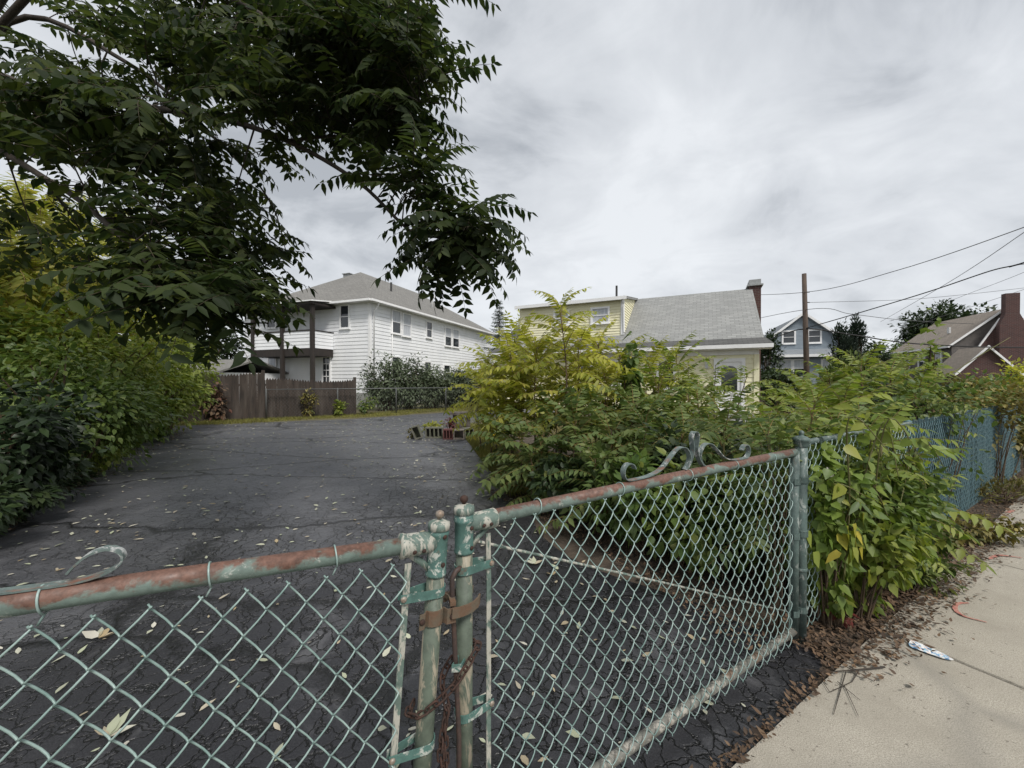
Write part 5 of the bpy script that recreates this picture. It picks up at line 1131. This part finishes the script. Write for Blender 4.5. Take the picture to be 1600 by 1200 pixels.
for px, Y, ty, nf, fl in ((850, 4.7, 668, 15, .55), (900, 4.6, 650, 16, .58), (955, 4.3, 660, 16, .55), (1010, 4.4, 650, 16, .55), (1065, 4.1, 668, 14, .5), (1110, 4.2, 660, 14, .5), (815, 5.3, 665, 14, .6), (790, 6.0, 665, 13, .55), (1150, 4.2, 680, 13, .45), (925, 5.2, 625, 15, .6), (985, 5.0, 630, 15, .6), (1040, 4.9, 640, 14, .55), (870, 5.3, 630, 15, .6), (830, 4.6, 705, 12, .45), (1000, 3.7, 700, 13, .45), (930, 3.8, 705, 13, .45), (1090, 3.6, 705, 12, .42), (1200, 4.4, 668, 12, .5)):
    sap_px(px, Y, ty + 10, nf, fl, 'leaf_fern', LF, GF_, tpls=FROND, key='F', start=.12)
for px, Y, ty, nf, fl, lab in ((1296, 4.6, 590, 13, .5, 'feathery lime sapling rising just behind the hinge post'), (1345, 4.5, 572, 15, .52, 'tall lime sapling before the arborvitae mound'), (1392, 4.9, 580, 14, .5, 'lime sapling between the arborvitae mound and the blue slats'), (1432, 4.7, 602, 13, .48, 'yellow green sapling leaning over the first blue slats'), (1268, 5.3, 605, 12, .5, 'light green sapling by the clipped hedge'), (1320, 3.7, 622, 12, .42, 'young lime sapling close behind the vine tangle')):
    sap_px(px, Y, ty, nf, fl, 'leaf_lime', lab, None, start=.35)
# vine-hung sapling, bare forked sapling, pale slim sapling
bush('climbing_plant', 'dark broad leaved climber hung over a sapling before the yellow house', 'climber', at(985, 5.4), .20, .2, 2.05, 260, 'leaf_mid', .12, HEART, K=16, zc=.72, droop=1.1)
q = P(1420, 570, 5.4); bs = sapling((q.x, q.y, 0), q.z, 7, .42, 'leaf_lime', 'half bare forked sapling behind the hinge post', None, start=.75)
c = MB(); b0 = P(1408, 640, 5.4); c.tube(curve_pts([b0, P(1450, 608, 5.35), P(1520, 562, 5.3), P(1578, 527, 5.2)], 4), [.006] * 12 + [.003], 5); c.tube(curve_pts([P(1415, 600, 5.4), P(1395, 575, 5.4), P(1360, 555, 5.4)], 3), .005, 5); c.build('bare_branch', 'stem_green', bs, True)
bush('sapling', 'slim pale green sapling rising against the tan roof', 'sapling', at(1455, 6.3), .16, .16, 2.42, 170, 'leaf_vine', .10, HEART, K=18, zc=.7, droop=.9, clump=.5)
# ---- undergrowth seen through the right gate leaf
UG = 'broad leaved weeds behind the gate'
for i, (px, Y, rx, h_, n_, mt) in enumerate(((1000, 3.35, .5, .95, 700, 'leaf_mid'), (1070, 3.1, .5, .95, 800, 'leaf_mid'), (1130, 2.95, .45, .95, 800, 'leaf_fern'), (1180, 2.9, .45, 1.0, 800, 'leaf_mid'), (1220, 2.75, .40, 1.0, 700, 'leaf_mid'), (1150, 3.4, .6, 1.15, 900, 'leaf_dark'), (1060, 3.7, .6, 1.1, 900, 'leaf_dark'), (960, 3.9, .5, .9, 700, 'leaf_fern'), (1230, 3.3, .55, 1.2, 900, 'leaf_mid'), (890, 4.25, .45, .7, 600, 'leaf_dark'))):
    bush('weed', 'broad leaved weed clump crowding behind the right gate leaf', 'weed', at(px, Y), rx, rx * .9, h_, n_, mt, .085, BROAD, K=26, group=UG)
for i in range(14):
    t_ = random.uniform(1.2, 7.5); n_ = random.uniform(-5.5, -1.2)
    bush('weed', 'green ground weed among the saplings of the bed', 'weed', F(t_, n_), .5, .5, random.uniform(.5, .95), 420, random.choice(['leaf_mid', 'leaf_fern', 'leaf_lime', 'leaf_olive']), .09, OVAL, K=20, group='ground weeds in the bed')

# ---- vine over the hinge post and the first stretch of fence: every leaf its own part
vn = thing('vine', F(.25, .05), 'leafy climbing vine smothering the hinge post and open fence mesh', 'vine')
c = MB(); rs = np.random.RandomState(8); vm = [leaf_mesh(HEART, 'H', 'leaf_vine'), leaf_mesh(BROAD, 'B', 'leaf_vine'), leaf_mesh(HEART, 'H', 'leaf_mid')]; vy = leaf_mesh(HEART, 'H', 'leaf_vine_yellow')
cnt = 0
for i in range(24):
    t0 = rs.uniform(.1, 1.4); n0 = rs.uniform(.0, .08); z0 = rs.uniform(.0, .1); zt_ = rs.uniform(.75, 1.38) * (1.0 if t0 < 1.2 else .85); out = rs.uniform(.05, .26) if t0 > .25 else rs.uniform(.03, .14)
    q = curve_pts([F(t0, n0, z0), F(t0 + rs.randn() * .1, n0 + out * .3, zt_ * .6), F(t0 + rs.randn() * .15, n0 + out * .7, zt_), F(t0 + rs.randn() * .2, n0 + out, zt_ - rs.uniform(.05, .35))], 5)
    c.tube(q, [.006 - .004 * j / len(q) for j in range(len(q))], 5, False)
    for j in range(3, len(q)):
        if cnt >= 292 or rs.rand() < .30: continue
        a = rs.rand() * 6.28; sd_ = NN if rs.rand() < .65 else -NN
        d = (sd_[0] * .5 + math.cos(a) * .9, sd_[1] * .5 + math.sin(a) * .9, -.5 + .6 * rs.randn()); p = q[j]; cnt += 1
        low = p.z < .62 and t0 < .5
        place(vy if (low and rs.rand() < .5) else vm[rs.choice(3, p=[.5, .3, .2])], 'leaf', vn, p, d, (sd_[0], sd_[1], .8), rs.uniform(.045, .105))
c.build('stem', 'stem_green', vn, True)
bush('vine', 'dense small leaved vine tangle filling the fence between post and blue slats', 'vine', F(.72, -.04), .55, .28, 1.30, 3000, 'leaf_mid', .062, OVAL, K=56, droop=.7, jit=.75, clump=.22)
for o_ in (bpy.data.objects[-1],): pass
bush('vine', 'leafy vine mound at the start of the blue slats', 'vine', F(1.25, .05), .42, .28, 1.05, 2200, 'leaf_fern', .055, OVAL, K=46, droop=.6, jit=.75, clump=.22)
bush('weed', 'red leaved weed at the foot of the hinge post', 'weed', F(.30, .06), .10, .08, .16, 46, 'leaf_red', .04, OVAL, K=10)
bush('weed', 'low green weed spreading over the pavement edge below the vine', 'weed', F(1.2, .17), .5, .12, .30, 700, 'leaf_fern', .05, OVAL, K=24)
bush('weed', 'low weed along the foot of the blue slatted fence', 'weed', F(2.8, .2), .9, .14, .30, 900, 'leaf_olive', .05, OVAL, K=30)
bush('weed', 'grassy weed patch further along the blue slatted fence', 'weed', F(5.0, .15), 1.3, .15, .34, 1100, 'leaf_olive', .055, NARROW, K=36, droop=-.6)
bush('vine', 'low vine skirt hiding the foot of the fence beside the hinge post', 'vine', F(.55, .10), .42, .22, .75, 800, 'leaf_lime', .062, BROAD, K=30, droop=.9, jit=.6, clump=.24)
bush('vine', 'vine tangle draped over the top of the blue slats', 'vine', F(3.2, -.15), .9, .35, 1.38, 700, 'leaf_mid', .06, OVAL, K=30, zc=.93, droop=.5)
bush('vine', 'yellowing vine hanging down over the far blue slats', 'vine', F(5.6, .0), .8, .3, 1.4, 1300, 'leaf_olive', .065, OVAL, K=30, zc=.82, droop=.6)
for i, (t_, n_, h_, lab) in enumerate(((.35, -.35, 1.15, 'long leaved arching sapling just inside the hinge post'), (.8, -.25, 1.32, 'tallest arching sapling growing through the vine tangle'), (1.25, -.3, 1.22, 'arching green sapling behind the open fence mesh'), (1.7, -.25, 1.15, 'feathery sapling at the start of the blue slats'), (1.05, -.05, 1.05, 'leafy sapling on the pavement side of the fence'), (1.45, .02, .8, 'low feathery sapling spilling toward the pavement'), (.6, -.8, 1.28, 'feathery sapling standing behind the vine tangle'), (2.1, -.7, 1.3, 'green feathery sapling behind the first blue slats'))):
    sapling(F(t_, n_), h_, 13, .42, 'leaf_lime' if i % 3 else 'leaf_fern', lab, None, start=.3, tpls=FROND if i % 2 else FRONDN, key='F' if i % 2 else 'N', stemm='stem_green')
spv = thing('leaf_spray', P(1325, 860, 2.36) - Vector((0, 0, P(1325, 860, 2.36).z)), 'lime and yellow spray of large leaves hanging at the vine foot', 'leaves')
c = MB(); q0_ = P(1330, 800, 2.42); c.tube(curve_pts([Vector((q0_.x, q0_.y + .05, 0)), q0_, P(1330, 850, 2.34)], 4), .004, 5); c.build('stem', 'stem_green', spv, True)
for i in range(22):
    q = P(1322 + rs.randn() * 28, 855 + rs.randn() * 28, 2.16 + rs.rand() * .12); a = rs.randn() * .7
    place(vy if rs.rand() < .4 else vm[0], 'leaf', spv, q, (math.sin(a) * .6 + NN[0] * .3, NN[1] * .3 + rs.randn() * .2, -1), (NN[0] + rs.randn() * .3, NN[1] + rs.randn() * .3, .3), rs.uniform(.07, .125))
bush('vine', 'bright green vine leaves clinging round the hinge post', 'vine', F(.27, .02), .24, .16, 1.22, 900, 'leaf_vine', .062, HEART, K=30, zc=.6, droop=.9, jit=.6, clump=.24)
bush('vine', 'vine leaves creeping onto the end of the rusty gate rail', 'vine', F(-.05, -.10), .20, .12, 1.2, 150, 'leaf_mid', .05, OVAL, K=12, zc=.93, droop=.4, jit=.7)
# shoots arching out over the pavement
shp = [((1.7, .05, .95), (.95, .30, .10), .6, 'leaf_vine', 'long pale leafy shoot arching out over the pavement'), ((1.3, .1, .78), (.85, .30, -.05), .5, 'leaf_lime', 'short yellowish shoot arching below the long pale one'),
       ((1.5, .12, .55), (.85, .25, -.15), .5, 'leaf_fern', 'dark green shoot drooping low beside the pavement'), ((.9, .1, 1.1), (.3, .2, .8), .3, 'leaf_lime', 'upright leafy shoot above the vine tangle')]
for (t_, n_, z_), dv, L, mt, lab in shp:
    b0 = F(t_, n_, 0); root = thing('shoot', b0, lab, 'shoot'); s = F(t_, n_, z_); c = MB(); c.tube(curve_pts([b0, F(t_ - .05, n_, z_ * .6), s], 4), .006, 5); c.build('stem', 'stem_green', root, True)
    d = U * dv[0] + NN * dv[1]; me = frond_meshes([frond_tpl(7, .12, .3, .20, .5, 31, .5, .35)], 'S', mt)[0]; place(me, 'leaf', root, s, (d[0], d[1], dv[2]), (0, 0, 1), L)

# ================================================================== GRASS AND LITTER
def blades(name, label, cat, pts, h0, mat):
    n_ = len(pts); rs = np.random.RandomState(n_); a = rs.rand(n_) * 6.28; hh = h0 * (.5 + rs.rand(n_)); w_ = .005 + .004 * rs.rand(n_); pts = np.array(pts)
    px_, py_ = np.cos(a) * w_, np.sin(a) * w_; V = np.zeros((n_, 3, 3)); V[:, :, :2] = pts[:, None, :2]; V[:, :, 2] = 0
    V[:, 0, 0] += px_; V[:, 0, 1] += py_; V[:, 1, 0] -= px_; V[:, 1, 1] -= py_; V[:, 2, 0] += rs.randn(n_) * hh * .4; V[:, 2, 1] += rs.randn(n_) * hh * .4; V[:, 2, 2] = hh
    o = obj_np(name, V.reshape(-1, 3), np.arange(n_ * 3).reshape(-1, 3), [mat], None); tag(o, label, cat, None, 'stuff'); return o
rs = np.random.RandomState(12)
pts = []
while len(pts) < 26000:
    t_ = rs.uniform(-8, 9); edge = -15.75 + (0 if t_ < -.1 else -.2 * (t_ + .1)) + .25 * math.sin(t_ * 1.3); n_ = rs.uniform(edge - 1.9, edge + .35)
    if n_ > edge and rs.rand() > .25: continue
    p = F(t_, n_); pts.append((p.x, p.y))
blades('grass', 'short green grass strip in front of the back fences', 'grass', pts, .07, 'grass')
pts = [tuple(F(rs.uniform(3.5, 16), rs.uniform(-12, -4.2))[:2]) for _ in range(24000)]
blades('dry_grass', 'dry yellowish lawn grass before the yellow house', 'grass', pts, .16, 'grass_dry')
pts = []
while len(pts) < 9000:
    n_ = rs.uniform(-11, -3.2); e = .05 + (-3.4 - n_) * .33; t_ = e + abs(rs.randn()) * .45 - .05
    p = F(t_, n_); pts.append((p.x, p.y))
blades('verge_grass', 'grass fringe along the right edge of the drive', 'grass', pts, .09, 'grass')
FALL = [leaf_tpl(.42, .35, -.15, .36), leaf_tpl(.34, -.3, .12, .36), leaf_tpl(.5, .15, -.3, .3)]
fm = [leaf_mesh(t_, 'fall%d' % i, 'leaf_fall') for i, t_ in enumerate(FALL)]
DTP = DT
def on_drive(n):
    o = []
    while len(o) < n:
        t_, n_ = rs.uniform(-5.6, 3), rs.uniform(-15, .15)
        if inpoly((t_, n_), DTP):
            e = min(abs(t_ + 5.0), abs(t_ - (.05 + max(0, -3.4 - n_) * .33)))
            if rs.rand() < .42 + .58 * math.exp(-e / .6): o.append((t_, n_))
    return o
pl = on_drive(2300); pl.sort(key=lambda q: F(*q).length)
for i, (t_, n_) in enumerate(pl[:300]):
    p = F(t_, n_); a = rs.rand() * 6.28; o = place(fm[i % 3], 'fallen_leaf', None, (p.x, p.y, .008 + .004 * rs.rand()), (math.cos(a), math.sin(a), rs.uniform(-.05, .05)), (rs.randn() * .12, rs.randn() * .12, 1), rs.uniform(.022, .07))
    tag(o, 'pale fallen leaf lying on the dark asphalt of the drive', 'leaf', 'fallen leaves on the drive')
q = np.array([F(*x) for x in pl[300:]]); q[:, 2] = .008; a = rs.rand(len(q)) * 6.28
V, Fc = scatter(FALL[0], q, np.stack([np.cos(a), np.sin(a), np.zeros(len(q))], 1), np.array([[0, 0, 1]] * len(q)) + rs.randn(len(q), 3) * .12, rs.uniform(.03, .08, len(q)))
tag(obj_np('fallen_leaves', V, Fc, ['leaf_fall'], None), 'scattered pale leaves on the far part of the drive', 'leaves', None, 'stuff')
# fallen sprays
for i, (px, py, lab) in enumerate(((150, 1003, 'fallen pale leaf spray lying behind the sagging gate leaf'), (835, 885, 'fallen pale leaf spray lying behind the gate leaf with the crest'), (165, 1160, 'faded leaf spray low behind the sagging gate leaf'))):
    g_ = gnd(px, py); root = thing('leaf_spray', g_, lab, 'leaves')
    for j in range(6): a = .3 + j * .55 + rs.rand() * .3; place(fm[j % 3], 'leaf', root, (g_.x, g_.y, .012 + .002 * j), (math.cos(a), math.sin(a), .06), (rs.randn() * .2, rs.randn() * .2, 1), rs.uniform(.06, .10))
# brown litter along the pavement, bed edge and left edge
q = []
for _ in range(15000):
    u_ = rs.rand()
    if u_ < .42: t_ = rs.uniform(-.12, 3.0); q.append(F(t_, min(.12 + .13 * rs.randn() + (.03 if t_ > .2 else -.03), .30 + .10 * abs(rs.randn()))))
    elif u_ < .66: q.append(F(rs.uniform(2.5, 9), .10 + .13 * rs.randn()))
    elif u_ < .70: q.append(F(rs.uniform(-2.2, .1), .185 + .02 * rs.randn()))
    elif u_ < .90: n_ = rs.uniform(-3.6, -.1); q.append(F(-.25 + (-.15 * n_ if n_ > -1.5 else .2) + abs(rs.randn()) * .35 - .15, n_))
    else: n_ = rs.uniform(-14, -2); q.append(F(-5.0 - abs(rs.randn()) * .3 + .15, n_))
q = np.array(q); q[:, 2] = .012 + .012 * rs.rand(len(q)); q[:, 2] += np.where((q - np.array([H[0], H[1], 0])) @ np.array([NN[0], NN[1], 0]) > .19, .010, 0); a = rs.rand(len(q)) * 6.28
V, Fc = scatter(FALL[2], q, np.stack([np.cos(a), np.sin(a), rs.randn(len(q)) * .15], 1), np.array([[0, 0, 1]] * len(q)) + rs.randn(len(q), 3) * .35, rs.uniform(.009, .034, len(q)) * np.where(rs.rand(len(q)) < .08, 1.6, 1))
V[:, 2] = np.maximum(V[:, 2], .003)
tag(obj_np('leaf_litter', V, Fc, ['leaf_litter'], None), 'brown leaf litter along the pavement edge and bed', 'litter', None, 'stuff')

# ================================================================== SMALL THINGS
# hollow blocks ringed round a small planting at the drive bend
def block(loc, ax, L, hh, dp, mat, lab, tilt=0, holes=2, roll=0):
    c = MB(); t_ = .03
    def bx(x0, x1, y0, y1, z0, z1): c.hexa([(x0, y0, z0), (x1, y0, z0), (x1, y1, z0), (x0, y1, z0), (x0, y0, z1), (x1, y0, z1), (x1, y1, z1), (x0, y1, z1)])
    bx(-L / 2, L / 2, -dp / 2, dp / 2, 0, t_); bx(-L / 2, L / 2, -dp / 2, dp / 2, hh - t_, hh)
    for i in range(holes + 1):
        x = -L / 2 + (L - t_) * i / holes; bx(x, x + t_, -dp / 2, dp / 2, t_ + .0005, hh - t_ - .0005)
    bx(-L / 2 + t_ + .0005, L / 2 - t_ - .0005, dp / 2 - .012, dp / 2 - .001, t_ + .0005, hh - t_ - .0005)
    T = Matrix.Translation(Vector(loc)) @ Matrix.Rotation(ax, 4, 'Z') @ Matrix.Rotation(tilt, 4, 'Y') @ Matrix.Rotation(roll, 4, 'X')
    me = c.mesh('hollow_block', mat); o = bpy.data.objects.new('hollow_block', me); C.objects.link(o); o.matrix_world = T
    return tag(o, lab, 'block', 'hollow blocks around the planting')
b1 = gnd(655, 686); block((b1.x, b1.y, .02), .1, .2, .34, .2, 'block_grey', 'tipped grey hollow block at the end of the planting ring', -.35, 1)
b1 = gnd(679, 684); block((b1.x, b1.y, 0), .05, .46, .28, .2, 'block_grey', 'mossy grey hollow block with four openings at the planting', 0, 4)
b1 = gnd(701, 686); block((b1.x, b1.y, 0), -.05, .26, .26, .2, 'block_red', 'dark red hollow block in the planting ring', 0, 3)
b1 = gnd(717, 686); block((b1.x, b1.y, 0), .1, .28, .25, .22, 'block_pale', 'pale hollow block next to the dark red one', 0, 1)
b1 = gnd(731, 684); block((b1.x, b1.y, 0), .5, .26, .26, .22, 'block_grey', 'grey block half hidden by the sumac leaves', 0, 2)
b1 = gnd(672, 679); bush('flower_clump', 'yellow green bedding plants inside the ring of blocks', 'flowers', (b1.x - .02, b1.y + .25, 0), .38, .2, .45, 360, 'leaf_yellow', .08, OVAL, K=18)
b1 = gnd(697, 679); bush('flower_clump', 'dark red leaved bedding plants inside the ring of blocks', 'flowers', (b1.x + .05, b1.y + .3, 0), .22, .18, .48, 200, 'leaf_red', .07, OVAL, K=14)
b1 = gnd(645, 684); bush('weed', 'dry brown weed beside the tipped block', 'weed', (b1.x, b1.y, 0), .22, .2, .28, 200, 'leaf_olive', .07, OVAL, K=12)
b1 = gnd(715, 676); st_ = thing('wooden_stand', (b1.x, b1.y + .3, 0), 'weathered low wooden stand behind the hollow blocks', 'stand')
c = MB(); c.box((b1.x + .05, b1.y + .4), (1, .1), (-.1, 1), .36, .22, .49, .56); c.build('top', 'old_wood', st_)
for dx_ in (-.18, .02, .22):
    c = MB(); c.box((b1.x + .05 + dx_, b1.y + .35), (1, 0), (0, 1), .055, .06, 0, .489); c.build('leg', 'old_wood', st_)
# yellow flowers
f0 = gnd(770, 690); fp = P(770, 676, f0.y + .6); fl = thing('flower_plant', (fp.x, fp.y, 0), 'round clump of bright yellow flowers at the drive edge', 'flowers')
for i in range(46):
    v = rnd_dirs(1, rs)[0]; p = np.array([fp.x, fp.y, fp.z]) + v * np.array([.14, .12, .14]); 
    if i % 4 == 0:
        c = MB(); c.tube([(fp.x + v[0] * .03, fp.y, 0), tuple(p)], .003, 4, False); c.build('stem', 'stem_green', fl)
    if i == 0:
        cm = MB()
        for j in range(8): a = j * pi / 4; cm.add([(0, 0, 0), (math.cos(a - .3) * .03, math.sin(a - .3) * .03, .008), (math.cos(a) * .042, math.sin(a) * .042, .004), (math.cos(a + .3) * .03, math.sin(a + .3) * .03, .008)], [(0, 1, 2, 3)])
        fme = cm.mesh('blossom', 'flower_yellow')
    place(fme, 'blossom', fl, p, (v[1] + .01, -v[0], .1), v + np.array([0, -.6, .5]), 1.0)
bush('weed', 'leafy weed under the yellow flowers', 'weed', (fp.x, fp.y + .1, 0), .4, .3, .55, 420, 'leaf_fern', .08, OVAL, K=18)
# red edging brick
e0_ = gnd(794, 752)
for i, (dx_, dy_, a, lab) in enumerate(((0, 0, .9, 'dull red edging brick at the corner of the planting bed'), (-.13, .3, 1.0, 'second dull red edging brick behind the corner one'))):
    c = MB(); ax = np.array([math.cos(a + 1.2), math.sin(a + 1.2)]); c.box((0, 0), ax, (-ax[1], ax[0]), .13, .055, 0, .085); o = c.build('edging_brick', 'block_red'); o.location = (e0_.x + dx_ + .05, e0_.y + dy_, 0); tag(o, lab, 'brick')
# twig, torn wrapper, paper scrap on the pavement
tg = gnd(1300, 1060); c = MB()
def gl(px, py, z=.022): g_ = gnd(px, py); return (g_.x, g_.y, z)
c.tube([gl(1240, 1052, .02), gl(1300, 1062, .03), gl(1340, 1060, .034), gl(1386, 1053, .026)], [.0015, .0025, .0035, .0045], 6); c.tube([gl(1325, 1062, .03), gl(1315, 1095), gl(1306, 1128)], [.0025, .002, .001], 5); c.tube([gl(1345, 1060, .03), gl(1335, 1075), gl(1300, 1092), gl(1268, 1045)], [.0025, .002, .002, .001], 5)
c.tube([gl(1312, 1075), gl(1348, 1105)], [.0018, .001], 5); c.tube([gl(1322, 1080), gl(1345, 1130)], [.0018, .001], 5); c.tube([gl(1255, 1040), gl(1295, 1075)], [.0013, .001], 5)
tag(c.build('fallen_twig', 'bark', None, True, base=(tg.x, tg.y, 0)), 'dry forked twig lying on the pavement corner', 'twig')
m, n, b = new_mat('wrapper'); k = NB(n); vv = k.obj(); vo = k('ShaderNodeTexVoronoi'); k.link(vv, vo.inputs['Vector']); vo.inputs['Scale'].default_value = 90
sp = k('ShaderNodeSeparateColor'); k.link(vo.outputs['Color'], sp.inputs[0])
col = k.ramp(sp.outputs[0], [(0, (.75, .75, .74)), (.32, (.70, .72, .74)), (.38, (.12, .25, .45)), (.68, (.35, .55, .65)), (.8, (.75, .40, .28)), (.9, (.72, .72, .70))])
k.link(col, b.inputs['Base Color']); b.inputs['Roughness'].default_value = .35
w0, w1 = gnd(1424, 1014), gnd(1494, 1041); wc_ = (w0 + w1) / 2; dv = (w1 - w0); Lw = dv.length / 2; dv.normalize(); sv = Vector((-dv.y, dv.x, 0)); prof = [(-1, .35), (-.95, .8), (-.8, 1.0), (0, .95), (.55, .8), (.9, .35), (1, .02)]
top = [dv * a * Lw + sv * w_ * .036 for a, w_ in prof] + [dv * a * Lw - sv * w_ * .036 for a, w_ in prof[::-1]]; nn_ = len(top); c = MB()
c.add([(p.x, p.y, .004 + .004 * math.sin(i)) for i, p in enumerate(top)] + [(p.x, p.y, 0) for p in top], [tuple(range(nn_))[::-1], tuple(range(nn_, 2 * nn_))] + [(i, (i + 1) % nn_, (i + 1) % nn_ + nn_, i + nn_) for i in range(nn_)])
o = c.build('torn_wrapper', 'wrapper'); o.location = (wc_.x, wc_.y, .024); tag(o, 'flattened printed white and blue wrapper on the pavement joint', 'litter')
pt_ = P(1298, 738, 2.32); c = MB(); c.add([(pt_.x - .02, pt_.y, pt_.z - .03), (pt_.x + .022, pt_.y - .004, pt_.z - .028), (pt_.x + .018, pt_.y, pt_.z + .012), (pt_.x - .018, pt_.y + .004, pt_.z + .03), (pt_.x - .002, pt_.y - .012, pt_.z)], [(0, 1, 4), (1, 2, 4), (2, 3, 4), (3, 0, 4)])
tag(c.build('paper_scrap', 'paper', None, base=(pt_.x, pt_.y, pt_.z - .03)), 'white paper scrap caught in the vine by the hinge post', 'paper')
